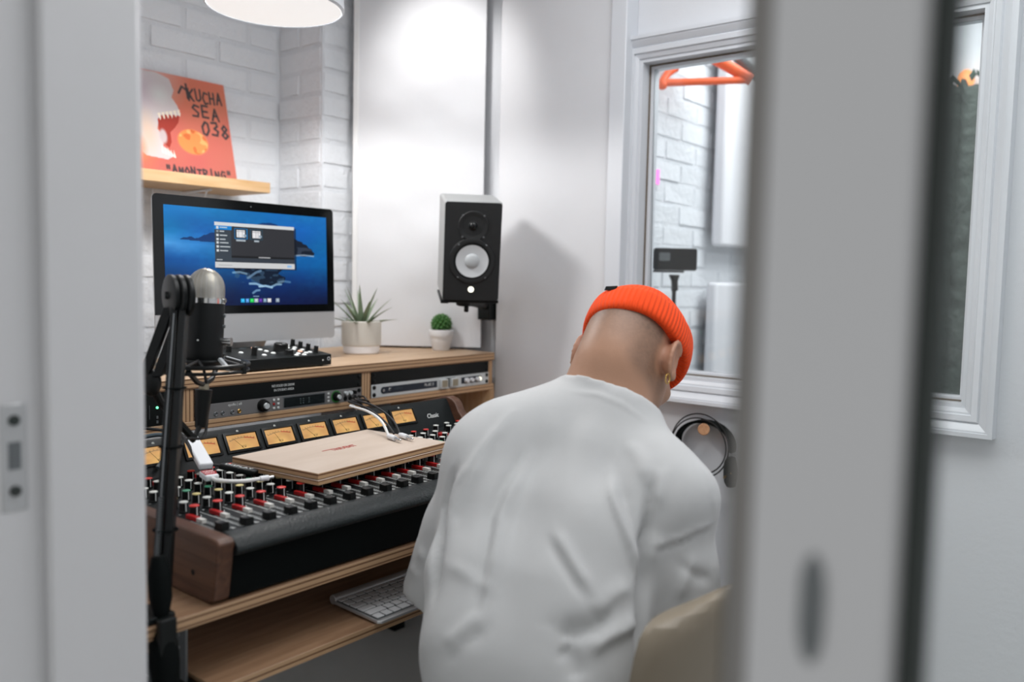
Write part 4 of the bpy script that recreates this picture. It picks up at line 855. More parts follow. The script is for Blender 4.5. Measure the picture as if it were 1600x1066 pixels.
GL = {'K': [[(0, 0), (0, 1)], [(.8, 1), (0, .45), (.8, 0)]], 'V': [[(0, 1), (.4, 0), (.8, 1)]], 'U': [[(0, 1), (0.1, .1), (.45, 0), (.8, .2), (.8, 1)]], 'C': [[(.8, .9), (.3, 1), (0, .5), (.3, 0), (.8, .1)]], 'H': [[(0, 0), (0, 1)], [(.7, 0), (.7, 1)], [(0, .5), (.7, .5)]], 'A': [[(0, 0), (.4, 1), (.8, 0)], [(.15, .4), (.65, .4)]],
      'S': [[(.8, .9), (.3, 1), (.05, .75), (.7, .35), (.6, .05), (0, .05)]], 'E': [[(.7, 1), (0, 1), (0, 0), (.7, 0)], [(0, .5), (.6, .5)]], '0': [[(.4, 1), (0, .6), (.1, .1), (.45, 0), (.8, .4), (.7, .9), (.4, 1), (.2, .8)]], '3': [[(0, .95), (.6, 1), (.7, .75), (.3, .52), (.75, .35), (.6, .02), (0, .05)]], '8': [[(.4, .5), (.1, .75), (.4, 1), (.7, .75), (.4, .5), (.05, .25), (.4, 0), (.8, .25), (.4, .5)]],
      'M': [[(0, 0), (0.1, 1), (.4, .4), (.75, 1), (.8, 0)]], 'I': [[(.4, 0), (.4, 1)]], 'N': [[(0, 0), (0, 1), (.7, 0), (.7, 1)]], 'G': [[(.8, .9), (.3, 1), (0, .5), (.3, 0), (.8, .1), (.8, .5), (.5, .5)]], 'T': [[(.4, 0), (.4, 1)], [(0, 1), (.8, 1)]], 'R': [[(0, 0), (0, 1), (.7, .85), (.6, .5), (0, .45), (.75, 0)]], 'O': [[(.4, 1), (0, .5), (.4, 0), (.8, .5), (.4, 1)]], '"': [[(.2, 1), (.2, .6)], [(.6, 1), (.6, .6)]]}
def word(t, x, y, w_, h_, wd):
    for i, ch in enumerate(t):
        for st in GL.get(ch, []): wr_(st, x+i*w_*1.2, y+0.01*math.sin(i*2.1), w_, h_, wd)
im.stroke([(0.50, 0.83), (0.54, 0.90), (0.60, 0.86), (0.63, 0.80)], 0.011, INK, .9); im.stroke([(0.585, 0.93), (0.59, 0.79)], 0.011, INK, .9)
word('KUCHA', 0.60, 0.775, 0.062, 0.115, 0.0095); word('SEA', 0.62, 0.62, 0.085, 0.115, 0.0105); word('038', 0.70, 0.45, 0.085, 0.130, 0.0115)
word('"AMONTRING"', 0.27, 0.025, 0.052, 0.075, 0.0090)
im.a = np.clip(im.a, 0, 1)
im.panel('picture', o+Nn*0.0006, (S_, 0, 0), U*S_, 'paint_gloss', rs)
pl = thing('pendant_lamp', 'round white pendant lamp glowing at the top of the room', 'lamp', (1.30, 1.825, 1.90))
PC = Vector((1.285, 1.80, 1.868))
MB().lathe([(0.160, 0.0), (0.166, 0.004), (0.164, 0.04), (0.135, 0.105), (0.08, 0.145), (0.03, 0.158), (0.03, 0.19), (0, 0.19)], PC, (0, 0, 1), 48).build('shade', 'gloss_white', pl)
MB().lathe([(0, 0.0045), (0.150, 0.0045), (0.158, 0.001), (0.161, 0.005), (0.158, 0.012), (0, 0.012)], PC, (0, 0, 1), 48).build('diffuser', 'lamp_white', pl)
MB().tube([PC+Vector((0, 0, 0.185)), PC+Vector((0, 0, 0.632))], 0.003, 8).build('cord', 'cable_white', pl)
spot('pendant_light', PC-Vector((0, 0, 0.004)), PC-Vector((0, 0, 1)), 33, 165, 0.25, 0.11, (1.0, 0.985, 0.97))
# ------------------------------------------------------------------ microphone, shock mount, boom arm
mi = thing('microphone', 'side-address microphone with silver mesh head and black body', 'microphone', (0.797, 1.312, 1.068))
M0, M1 = Vector((0.7935, 1.3115, 1.062)), Vector((0.8045, 1.3190, 1.231)); md = (M1-M0).normalized(); ML = (M1-M0).length
def ml(name, prof, m, par=None, n=36): return MB().lathe(prof, M0, md, n).build(name, m, par or mi)
ml('body', [(0, 0), (0.022, 0.0), (0.0265, 0.006), (0.0305, 0.03), (0.0315, 0.108), (0.0312, 0.112), (0, 0.112)], 'mic_black')
bd_ = ml('band', [(0.0312, 0.1115), (0.0322, 0.112), (0.0322, 0.1205), (0.0308, 0.121)], 'chrome')
gr = ml('mesh_head', [(0.0302, 0.1205), (0.0306, 0.136), (0.0300, 0.143), (0.0280, 0.151), (0.0240, 0.1585), (0.0185, 0.1645), (0.0120, 0.1690), (0.0060, 0.1712), (0, 0.1718)], 'grille_silver')
mesh_ = MB(); ax = md.orthogonal().normalized(); bx = md.cross(ax)
def mr(z): return float(np.interp(z, [0.1205, 0.136, 0.143, 0.151, 0.1585, 0.1645, 0.1690, 0.1712, 0.1719], [0.0304, 0.0308, 0.0302, 0.0282, 0.0242, 0.0187, 0.0122, 0.0062, 0.0005]))
for k in range(24):
    z = 0.1215+k*0.00209; mesh_.tube([M0+md*(z+0.003*math.sin(3*t))+(ax*math.cos(t)+bx*math.sin(t))*(mr(min(z+0.003*math.sin(3*t), 0.1716))+0.0002) for t in [2*PI*i/30 for i in range(30)]], 0.00042, 4, closed=True)
for k in range(24):
    t = 2*PI*k/24; mesh_.tube([M0+md*z+(ax*math.cos(t)+bx*math.sin(t))*(mr(z)+0.0002) for z in np.linspace(0.121, 0.1712, 9)], 0.0003, 4)
o = mesh_.build('mesh_wires', 'aluminium', gr); o['kind'] = 'stuff'
rv = Vector((0.63, -0.777, 0)); tv = -Vector((0.776, 0.627, 0))
for h, m in ((0.118, 'chrome'), (0.092, 'dull_steel'), (0.074, 'dull_steel')):
    p = M0+md*h; MB().cyl(p+rv*0.030, p+rv*0.0345, 0.004 if h > .1 else 0.003, n=14).build('side_button', m, mi)
p = M0+md*0.048; MB().cyl(p+rv*0.029, p+rv*0.046, 0.0062, 0.0075, n=16).build('gain_knob', 'chrome', mi)
p = M0+md*0.052+tv*0.0305; MB().sphere(p, (0.0018, 0.0018, 0.0014), 8, 6).build('badge', 'print_white', mi)
sm = thing('shock_mount', 'round black shock mount with pale elastic cords holding the microphone', 'shock mount', (0.795, 1.311, 1.05))
RC = M0+md*0.010
def ringpts(c, r, n=40): return [c+Vector((math.cos(2*PI*i/n)*r, math.sin(2*PI*i/n)*r, 0)) for i in range(n)]
MB().tube(ringpts(RC, 0.073), 0.0036, 8, closed=True).build('outer_ring', 'black_satin', sm)
MB().tube(ringpts(RC+Vector((0, 0, -0.010)), 0.072), 0.003, 8, closed=True).build('outer_ring', 'black_satin', sm)
MB().tube(ringpts(RC+Vector((0, 0, 0.006)), 0.0335), 0.003, 8, closed=True).build('inner_ring', 'black_satin', sm)
for k in range(12):
    t = 2*PI*k/12; t2 = t+0.26*(1 if k % 2 else -1)
    MB().tube([RC+Vector((math.cos(t)*0.072, math.sin(t)*0.072, -0.002)), RC+Vector((math.cos(t2)*0.036, math.sin(t2)*0.036, 0.009))], 0.0042 if k % 3 == 0 else 0.0024, 6).build('elastic_cord', 'elastic_white' if k % 3 == 0 else 'cable_black', sm)
for k in range(4):
    t = 2*PI*k/4+0.5; MB().cbox(RC+Vector((math.cos(t)*0.0725, math.sin(t)*0.0725, -0.005)), (0.009, 0.009, 0.020)).build('clip', 'black_satin', sm, bevel=0.002)
MB().tube([RC+Vector((0, 0, -0.006))+tv*0.070, RC+Vector((0, 0, -0.028))+tv*0.03, RC+Vector((0, 0, -0.036)), RC+Vector((0, 0, -0.030))-tv*0.04, RC+Vector((0, 0, -0.008))-tv*0.070], 0.0045, 8).build('yoke', 'black_satin', sm)
MB().cyl(RC+Vector((0, 0, -0.044)), RC+Vector((0, 0, -0.034)), 0.0085, n=20).build('thread_adapter', 'grille_silver', sm)
ba = thing('microphone_boom_arm', 'black folding boom arm clamped at the left end of the desk', 'boom arm', (0.622, 1.147, 0.60))
E0 = Vector((0.5880, 1.0820, 0.775)); EL = Vector((0.712, 1.240, 1.190)); ed = (EL-E0).normalized()
sd_ = Vector((0.63, -0.777, 0.0))
for s_ in (-1, 1):
    b = MB(); off = sd_*0.0066*s_
    fwd = ed.cross(sd_).normalized()
    sec = [off+sd_*0.0054+fwd*0.0075, off-sd_*0.0054+fwd*0.0075, off-sd_*0.0054-fwd*0.0075, off+sd_*0.0054-fwd*0.0075]
    b.add([E0+c for c in sec]+[EL-ed*0.015+c for c in sec], [(0, 1, 2, 3), (4, 5, 6, 7)]+[(i, (i+1) % 4, 4+(i+1) % 4, 4+i) for i in range(4)]); b.build('lower_tube', 'black_satin', ba, bevel=0.001)
KN = Vector((0.690, 1.290, 1.062)); ud = (KN-EL).normalized(); U0 = EL
for s_ in (-1, 1):
    b = MB(); off = sd_*0.0105*s_; fwd = ud.cross(sd_).normalized()
    sec = [off+sd_*0.0078+fwd*0.0075, off-sd_*0.0078+fwd*0.0075, off-sd_*0.0078-fwd*0.0075, off+sd_*0.0078-fwd*0.0075]
    b.add([U0+ud*0.02+c for c in sec]+[KN+c for c in sec], [(0, 1, 2, 3), (4, 5, 6, 7)]+[(i, (i+1) % 4, 4+(i+1) % 4, 4+i) for i in range(4)]); b.build('upper_tube', 'black_satin', ba, bevel=0.001)
def spring(a, b_, r, turns, wr__, name='spring'):
    a, b_ = Vector(a), Vector(b_); d = (b_-a); L_ = d.length; d.normalize(); x = d.orthogonal().normalized(); y = d.cross(x); n = turns*8
    MB().tube([a+d*L_*i/n+(x*math.cos(2*PI*i/8)+y*math.sin(2*PI*i/8))*r for i in range(n+1)], wr__, 4).build(name, 'dull_steel', ba)
spring(E0+tv*0.014+ed*0.02-sd_*0.004, E0+tv*0.014+ed*0.15-sd_*0.004, 0.0035, 34, 0.0007)
MB().tube([E0+tv*0.013+ed*0.15-sd_*0.004, EL+tv*0.012-ed*0.03-sd_*0.004], 0.0012, 6).build('spring_rod', 'dull_steel', ba)
# elbow: three side plates, seen on edge
for k, off in enumerate((-0.0155, -0.0035, 0.0085)):
    c = EL+sd_*off; MB().lathe([(0, -0.0055), (0.027, -0.0052), (0.0325, -0.0028), (0.0325, 0.0028), (0.027, 0.0052), (0, 0.0055)], c, (sd_*0.76-tv*0.65), 32).build('elbow_plate', 'black_satin', ba)
MB().cyl(EL-sd_*0.022+tv*0.006, EL-sd_*0.010+tv*0.002, 0.006, n=12).build('elbow_bolt', 'black_metal', ba)
MB().sphere(KN+Vector((0.002, 0.004, -0.012)), (0.015, 0.015, 0.022), 16, 10).build('knuckle', 'black_satin', ba)
MB().tube([KN+Vector((0, 0, -0.014)), KN+Vector((0.02, 0.012, -0.045)), RC+Vector((-0.025, -0.01, -0.125)), RC+Vector((-0.006, 0, -0.10))], 0.0065, 8).build('end_link', 'black_satin', ba)
MB().tube([RC+Vector((-0.006, 0, -0.108)), RC+Vector((0, 0, -0.044))], [0.0100, 0.0145], 14).build('end_socket', 'black_satin', ba)
# clamp and bagged base
BX, BY = 0.579, 1.070
MB().lathe([(0, 0.0), (0.012, 0.0), (0.017, 0.012), (0.0195, 0.045), (0.0185, 0.075), (0.0105, 0.098), (0.0100, 0.112), (0.0150, 0.135), (0.0150, 0.165), (0.009, 0.19), (0, 0.19)], (BX-0.001, BY-0.021, 0.655), (0.03, 0.16, 1), 18).build('base_sleeve', 'black_matte', ba)
MB().box(BX-0.020, BX+0.020, 1.062, 1.115, 0.757, 0.766).build('clamp_jaw', 'black_metal', ba, bevel=0.002)
MB().box(BX-0.012, BX+0.012, 1.044, 1.0565, 0.655, 0.766).build('clamp_back', 'black_metal', ba, bevel=0.002)
MB().box(BX-0.020, BX+0.020, 1.040, 1.115, 0.652, 0.664).build('clamp_jaw', 'black_metal', ba, bevel=0.002)
MB().cyl((BX, 1.085, 0.628), (BX, 1.085, 0.735), 0.0055, n=12).build('clamp_screw', 'dull_steel', ba)
MB().lathe([(0.010, -0.003), (0.016, -0.003), (0.016, 0.003), (0.010, 0.003), (0.010, -0.003)], (BX, 1.085, 0.640), (0, 0, 1), 24).build('clamp_wheel', 'chrome', ba)
for h in (0.10, 0.22, 0.31):
    c = E0+ed*h; MB().tube([c+(sd_*math.cos(t)*1.35+tv*math.sin(t))*0.0125 for t in [2*PI*i/14 for i in range(14)]], 0.0016, 5, closed=True).build('cable_tie', 'black_matte', ba)
mcb = MB(); pts = [M0+md*0.002, RC+Vector((0.006, 0, -0.05)), RC+Vector((-0.005, -0.01, -0.12)), Vector((0.735, 1.27, 0.955)), Vector((0.69, 1.215, 0.93)), Vector((0.648, 1.160, 0.875)), Vector((0.613, 1.118, 0.80))]
def smoothpts(P, n=8):
    P = [Vector(p) for p in P]; Q = [P[0]]+P+[P[-1]]; out = []
    for i in range(1, len(Q)-2):
        a, b_, c, d = Q[i-1:i+3]
        for k in range(n):
            t = k/n; out.append(0.5*((2*b_)+(c-a)*t+(2*a-5*b_+4*c-d)*t*t+(3*b_-a-3*c+d)*t**3))
    return out+[P[-1]]
def cable(name, label, P, r, m, cat='cable', group=None, n=8):
    o = MB().tube(smoothpts(P, n), r, 8).build(name, m, None); tag(o, label, cat, group); return o
cable('microphone_cable', 'thin black cable running from the microphone to the boom arm', pts, 0.0025, 'cable_black')
cable('audio_cable', 'loop of grey black cable below the black device in the left bay', [(0.84, 1.728, 0.899), (0.80, 1.70, 0.885), (0.815, 1.62, 0.895), (0.86, 1.585, 0.905), (0.875, 1.54, 0.90), (0.84, 1.49, 0.90), (0.79, 1.46, 0.87)], 0.0042, 'cable_grey')
cable('audio_cable', 'black cable drooping over the leftmost meter behind the boom arm', [(0.88, 1.728, 0.90), (0.86, 1.68, 0.89), (0.78, 1.64, 0.90), (0.75, 1.60, 0.915), (0.72, 1.53, 0.91), (0.71, 1.46, 0.87)], 0.0035, 'cable_black')
# cables from the interface onto the board
cable('patch_cable', 'black patch cable looping out of the grey audio interface, nearer the dial', [(1.470, 1.724, 0.903), (1.462, 1.690, 0.908), (1.445, 1.655, 0.890), (1.392, 1.600, 0.912), (1.305, 1.541, 0.931), (1.266, 1.429, 0.931), (1.240, 1.345, 0.915), (1.228, 1.305, 0.8965)], 0.0024, 'cable_black')
cable('patch_cable', 'black patch cable looping out of the grey audio interface, nearer its right ear', [(1.487, 1.724, 0.903), (1.482, 1.690, 0.910), (1.470, 1.655, 0.895), (1.405, 1.590, 0.918), (1.315, 1.530, 0.936), (1.267, 1.405, 0.938), (1.240, 1.322, 0.922), (1.226, 1.285, 0.8985)], 0.0024, 'cable_black')
cable('patch_cable', 'white patch cable falling across the meters onto the plywood board', [(1.40, 1.62, 0.872), (1.33, 1.55, 0.915), (1.261, 1.482, 0.931), (1.232, 1.391, 0.933), (1.214, 1.329, 0.922), (1.200, 1.292, 0.8990)], 0.0029, 'cable_white')
def plug(label, a, b_, group='jack plugs on the board'):
    t = thing('jack_plug', label, 'plug', tuple(a)); a, b_ = Vector(a), Vector(b_); d = (b_-a).normalized()
    MB().lathe([(0, 0), (0.0042, 0), (0.0055, 0.008), (0.0055, 0.030), (0, 0.030)], a, d, 14).build('sleeve', 'white_plastic', t); MB().lathe([(0.003, 0.030), (0.003, 0.044), (0.0018, 0.048), (0.0028, 0.052), (0, 0.057)], a, d, 12).build('pin', 'chrome', t)
plug('white jack plug ending the white patch cable on the plywood board', (1.200, 1.292, 0.8970), (1.190, 1.255, 0.8970))
plug('white jack plug ending the right black patch cable on the plywood board', (1.226, 1.285, 0.8975), (1.216, 1.245, 0.8970))
# white adapters lying on the knobs
ad = thing('display_adapter', 'white plastic display adapter lying across the console knobs', 'adapter', (0.86, 1.41, 0.905))
a, b_ = Vector((0.862, 1.475, 0.918)), Vector((0.818, 1.345, 0.886))
d = (b_-a).normalized(); s_ = d.cross(Vector((0, 0, 1))).normalized(); u_ = s_.cross(d)
def slab(name, a, b_, w_, h_, m, par, bevel=0.003):
    b = MB(); sec = [s_*w_+u_*h_, -s_*w_+u_*h_, -s_*w_-u_*h_, s_*w_-u_*h_]
    b.add([a+c for c in sec]+[b_+c for c in sec], [(0, 1, 2, 3), (4, 5, 6, 7)]+[(i, (i+1) % 4, 4+(i+1) % 4, 4+i) for i in range(4)]); return b.build(name, m, par, bevel=bevel, seg=3)
slab('body', a+d*0.018, b_, 0.0125, 0.006, 'white_plastic', ad); slab('plug', a-d*0.014, a+d*0.020, 0.0055, 0.004, 'white_plastic', ad, 0.0015)
a2, b2 = Vector((0.800, 1.318, 0.882)), Vector((0.792, 1.283, 0.880))
rt_ = thing('tagged_plug', 'white plug with a dark red printed tag on the console knobs', 'plug', (0.795, 1.30, 0.88))
d = (b2-a2).normalized(); s_ = d.cross(Vector((0, 0, 1))).normalized(); u_ = s_.cross(d)
slab('body', a2, b2, 0.0115, 0.0055, 'white_plastic', rt_); slab('red_tag', a2+d*0.004+u_*0.0006, b2-d*0.006+u_*0.0006, 0.0100, 0.0056, 'tag_red', rt_, 0.0006)
for k, s2 in enumerate(('KEEP', 'OUT')): text('lettering', s2, a2+d*(0.013+k*0.010)+u_*0.0063, -s_ if (-s_).x > 0 else s_, -d, 0.0085, 'print_white', rt_, 0.0002)
cable('adapter_cable', 'white cable with metal tip from the red tagged plug towards the plywood board', [b2, (0.790, 1.262, 0.880), (0.812, 1.235, 0.8795), (0.845, 1.225, 0.8795)], 0.0034, 'cable_white')
tp_ = thing('lightning_tip', 'white and silver cable end lying on the knobs beside the board', 'plug', (0.86, 1.224, 0.88))
MB().tube([(0.845, 1.225, 0.8795), (0.860, 1.2225, 0.8795)], 0.0048, 12).build('sleeve', 'white_plastic', tp_); MB().tube([(0.860, 1.2225, 0.8795), (0.869, 1.221, 0.8795)], 0.003, 10).build('pin', 'chrome', tp_)
dp = thing('display_plug', 'black connector printed DISPLAY lying on the console knobs', 'plug', (0.86, 1.31, 0.88))
a3, b3 = Vector((0.838, 1.333, 0.8865)), Vector((0.874, 1.276, 0.8765))
d = (b3-a3).normalized(); s_ = d.cross(Vector((0, 0, 1))).normalized(); u_ = s_.cross(d)
slab('body', a3, b3, 0.0085, 0.005, 'black_satin', dp)
text('lettering', 'DISPLAY', (a3+b3)/2+u_*0.0054, d, u_.cross(d), 0.0115, 'print_white', dp, 0.0002, fit=0.050)
cable('display_cable', 'black cable trailing from the white adapter past the leftmost meters to the DISPLAY plug', [(0.80, 1.56, 0.93), (0.842, 1.49, 0.925), (0.836, 1.44, 0.915), (0.820, 1.38, 0.893), (0.828, 1.35, 0.888), a3], 0.0030, 'cable_black')
cable('hanging_cable', 'thin black cable hanging below the keyboard tray', [(0.84, 1.28, 0.628), (0.842, 1.28, 0.55), (0.838, 1.285, 0.40), (0.845, 1.30, 0.012)], 0.0025, 'cable_black')
# ------------------------------------------------------------------ things on the window wall and in the booth
pg = thing('wooden_peg', 'round wooden peg on the window wall with cables and black headphones hung on it', 'peg', (2.15, 1.035, 0.825))
MB().cyl((2.148, 1.050, 0.8235), (2.058, 1.006, 0.8395), 0.0155, n=28).build('dowel', 'peg_wood', pg, bevel=0.0015)
PGc = Vector((2.115, 1.034, 0.829))
hp = thing('headphones', 'black padded headphones hanging from the wooden peg', 'headphones', (2.11, 1.03, 0.80))
band = [PGc+Vector((0.012, 0.082*math.cos(t), -0.042+0.062*math.sin(t))) for t in np.linspace(PI*1.06, -PI*0.06, 22)]
bb = MB(); K = len(band)
vs = []
for p_ in band:
    for x_, r_ in ((-0.016, 0.004), (0.016, 0.004), (0.016, -0.004), (-0.016, -0.004)):
        q_ = (p_-(PGc+Vector((0.012, 0, -0.042)))).normalized(); vs.append(p_+Vector((x_, 0, 0))+q_*r_)
bb.add(vs, [(i*4+j, i*4+(j+1) % 4, (i+1)*4+(j+1) % 4, (i+1)*4+j) for i in range(K-1) for j in range(4)]+[(0, 1, 2, 3), tuple((K-1)*4+j for j in range(4))]); bb.build('headband', 'black_matte', hp, bevel=0.0015)
for sgn in (-1, 1):
    c = PGc+Vector((0.005, sgn*0.080-0.002, -0.105)); e = MB().lathe([(0, -0.016), (0.030, -0.016), (0.040, -0.010), (0.042, 0.0), (0.040, 0.010), (0.026, 0.014), (0, 0.014)], c, (0.55, sgn*0.85, 0), 28).build('ear_cup', 'black_matte', hp)
    MB().tube([c+Vector((-0.026, 0.008, -0.012)), c+Vector((-0.036, -0.018, 0.006))], 0.0030, 8).build('brass_joint', 'brass', e)
for k, r_ in enumerate((0.085, 0.080)):
    t0 = [PGc+Vector((-0.022-0.006*k, r_*math.cos(t)*1.0, -0.042+(r_+0.002-0.006*k)*math.sin(t))) for t in np.linspace(0, 2*PI, 41)[:-1]]
    o = MB().tube(t0, 0.0019, 6, closed=True).build('coiled_cable', 'cable_black', None); tag(o, ('outer thin black cable loop hung over the wooden peg', 'inner thin black cable loop hung over the wooden peg')[k], 'cable', None)
ph = thing('phone_on_tripod', 'black phone clamped on a slim stand in the booth behind the glass', 'phone', (2.60, 1.40, 0))
pc_ = Vector((2.605, 1.402, 1.301)); fx_ = Vector((0.63, -0.777, 0)); fy_ = Vector((0.776, 0.627, 0))
b = MB(); b.prism(rrect(-0.0735, 0.0735, -0.0375, 0.0375, 0.008), pc_-fy_*0.004, fx_, (0, 0, 1), fy_*0.009); b.build('phone_body', 'black_satin', ph, bevel=0.0015)
b = MB(); b.prism(rrect(-0.055, -0.018, -0.006, 0.022, 0.004), pc_-fy_*0.0048, fx_, (0, 0, 1), fy_*0.0006); b.build('camera_window', 'dull_steel', ph)
b = MB(); b.prism([(-0.085, -0.030), (-0.07, -0.030), (-0.07, 0.030), (-0.085, 0.030)], pc_-fy_*0.012, fx_, (0, 0, 1), fy_*0.024); b.build('clamp_jaw', 'black_metal', ph, bevel=0.003)
b = MB(); b.prism([(-0.02, -0.052), (0.016, -0.052), (0.010, -0.074), (0.012, -0.105), (-0.008, -0.110), (-0.010, -0.074)], pc_-fy_*0.012, fx_, (0, 0, 1), fy_*0.024); b.build('tilt_head', 'black_metal', ph, bevel=0.003)
b = MB(); b.prism([(-0.075, -0.045), (0.03, -0.045), (0.03, -0.038), (-0.075, -0.038)], pc_-fy_*0.010, fx_, (0, 0, 1), fy_*0.020); b.build('clamp_bar', 'black_metal', ph, bevel=0.002)
q0 = pc_+Vector((0, 0, -0.10)); MB().tube([q0, (q0.x, q0.y, 0.45)], 0.007, 10).build('pole', 'black_metal', ph)
for k in range(3):
    t = 2*PI*k/3+0.4; MB().tube([(q0.x, q0.y, 0.47), (q0.x+0.22*math.cos(t), q0.y+0.07*math.sin(t), 0.006)], 0.006, 8).build('leg', 'black_metal', ph)
of = thing('orange_tube_frame', 'orange painted tube bracket near the booth ceiling behind the glass', 'bracket', (2.68, 1.38, 1.92))
p1, p2 = Vector((2.595, 1.470, 1.893)), Vector((2.780, 1.250, 1.910))
f_ = MB(); f_.tube([p1, p2], 0.0125, 12); f_.build('cross_tube', 'orange_paint', of)
MB().tube(smoothpts([p1+Vector((-.002, 0, -.004)), p1+Vector((.0, -.002, 0.004)), Vector((2.615, 1.462, 1.925)), Vector((2.640, 1.450, 1.950)), Vector((2.645, 1.450, 2.0)), Vector((2.645, 1.450, 2.5))], 6), 0.0130, 12).build('hook_tube', 'orange_paint', of)
MB().tube([p2+Vector((0.012, -0.014, 0.0)), Vector((2.705, 1.362, 1.995)), Vector((2.66, 1.42, 2.05))], 0.020, 12).build('brace_tube', 'orange_paint', of)
MB().tube([p2+Vector((0.06, -0.045, 0.0)), Vector((2.775, 1.300, 2.010)), Vector((2.72, 1.40, 2.12))], 0.024, 12).build('brace_shadow', 'dull_steel', of)  # grey tube in place of the shadow beside the brace
MB().sphere(p1+Vector((.002, -.002, -.006)), 0.017, 12, 8).build('end_cap', 'orange_paint', of)
for lab, x0, x1, z0, z1 in (('upper white panel hung on the booth brick wall behind the glass', 2.991, 3.55, 1.362, 2.35), ('lower white panel standing under another on the booth brick wall', 2.968, 3.53, 0.70, 1.225)):
    t = thing('booth_panel', lab, 'wall panel', ((x0+x1)/2, 1.46, z0)); MB().box(x0, x1, 1.42, 1.462, z0, z1).build('padded_face', 'booth_panel', t, bevel=0.012, seg=3); MB().box(x0+0.02, x1-0.02, 1.462, 1.470, z0+0.02, z1-0.02).build('backing_board', 'booth_panel', t)
nl = thing('pink_neon_tube', 'small pink lit tube on the booth brick wall behind the glass', 'neon light', (2.61, 1.49, 1.55))
MB().tube([(2.602, 1.482, 1.555), (2.602, 1.482, 1.605)], 0.010, 10).build('lit_tube', 'neon_pink', nl); MB().tube([(2.602, 1.485, 1.535), (2.602, 1.485, 1.557)], 0.011, 10).build('tube_holder', 'white_plastic', nl); MB().tube(smoothpts([(2.602, 1.485, 1.54), (2.58, 1.486, 1.48), (2.60, 1.488, 1.42), (2.585, 1.488, 1.30)], 6), 0.003, 6).build('flex', 'white_plastic', nl)
# dark textured hanging blanket seen through the right part of the window
ab = thing('acoustic_blanket', 'dark grey green mottled acoustic blanket hung in the booth, seen right of the door stile', 'acoustic blanket', (3.70, 0.70, 0.6))
bm_ = bmesh.new(); vs = []; nx, nz = 30, 70; r2 = random.Random(5)
top = [0.025*abs(math.sin(i*1.9))+0.035*r2.random() for i in range(nx+1)]
for j in range(nz+1):
    for i in range(nx+1):
        z = 0.62+(1.345+top[i]*(j/nz)**8)*j/nz; vs.append(bm_.verts.new((3.70-0.02*r2.random()-0.03*math.sin(i*0.8)**2, 0.40+0.58*i/nx, z)))
for j in range(nz):
    for i in range(nx): bm_.faces.new([vs[j*(nx+1)+i], vs[j*(nx+1)+i+1], vs[(j+1)*(nx+1)+i+1], vs[(j+1)*(nx+1)+i]])
me = bpy.data.meshes.new('blanket_cloth'); bmesh.ops.translate(bm_, vec=-rootloc(ab), verts=bm_.verts); bm_.to_mesh(me); bm_.free(); me.materials.append(MATS['foam_dark'])
for p in me.polygons: p.use_smooth = True
o = bpy.data.objects.new('blanket_cloth', me); COL.objects.link(o); o.parent = ab; sol = o.modifiers.new('solid', 'SOLIDIFY'); sol.thickness = 0.02
for k in range(9):
    t = r2.uniform(0, 2*PI); c = Vector((3.65, 0.62+0.04*k, 1.985+0.02*r2.random())); b = MB(); d1 = Vector((-0.3, math.cos(t)*.6, 0.7)).normalized()*0.05; d2 = Vector((0.4, math.sin(t), 0.1)).normalized()*0.014
    b.add([c, c+d1*.5+d2, c+d1, c+d1*.5-d2, c+d1*.5+Vector((-.006, 0, 0))], [(0, 1, 4), (1, 2, 4), (2, 3, 4), (3, 0, 4)]); b.build('ragged_tuft', 'leaf_dark', ab)
MB().tube([(3.68, 0.38, 1.955), (3.68, 1.0, 1.955)], 0.008, 8).build('hanging_rail', 'steel', ab)

am = thing('amber_lamp', 'small amber glowing lamp above the dark blanket on the booth back wall', 'lamp', (3.93, 0.80, 2.06))
MB().sphere((3.905, 0.815, 2.065), (0.03, 0.035, 0.045), 16, 10).build('bulb', 'amber_glow', am); MB().lathe([(0, 0), (0.03, 0), (0.026, 0.03), (0.012, 0.035)], (3.95, 0.815, 2.02), (-1, 0, 0.15), 16).build('wall_base', 'white_plastic', am)
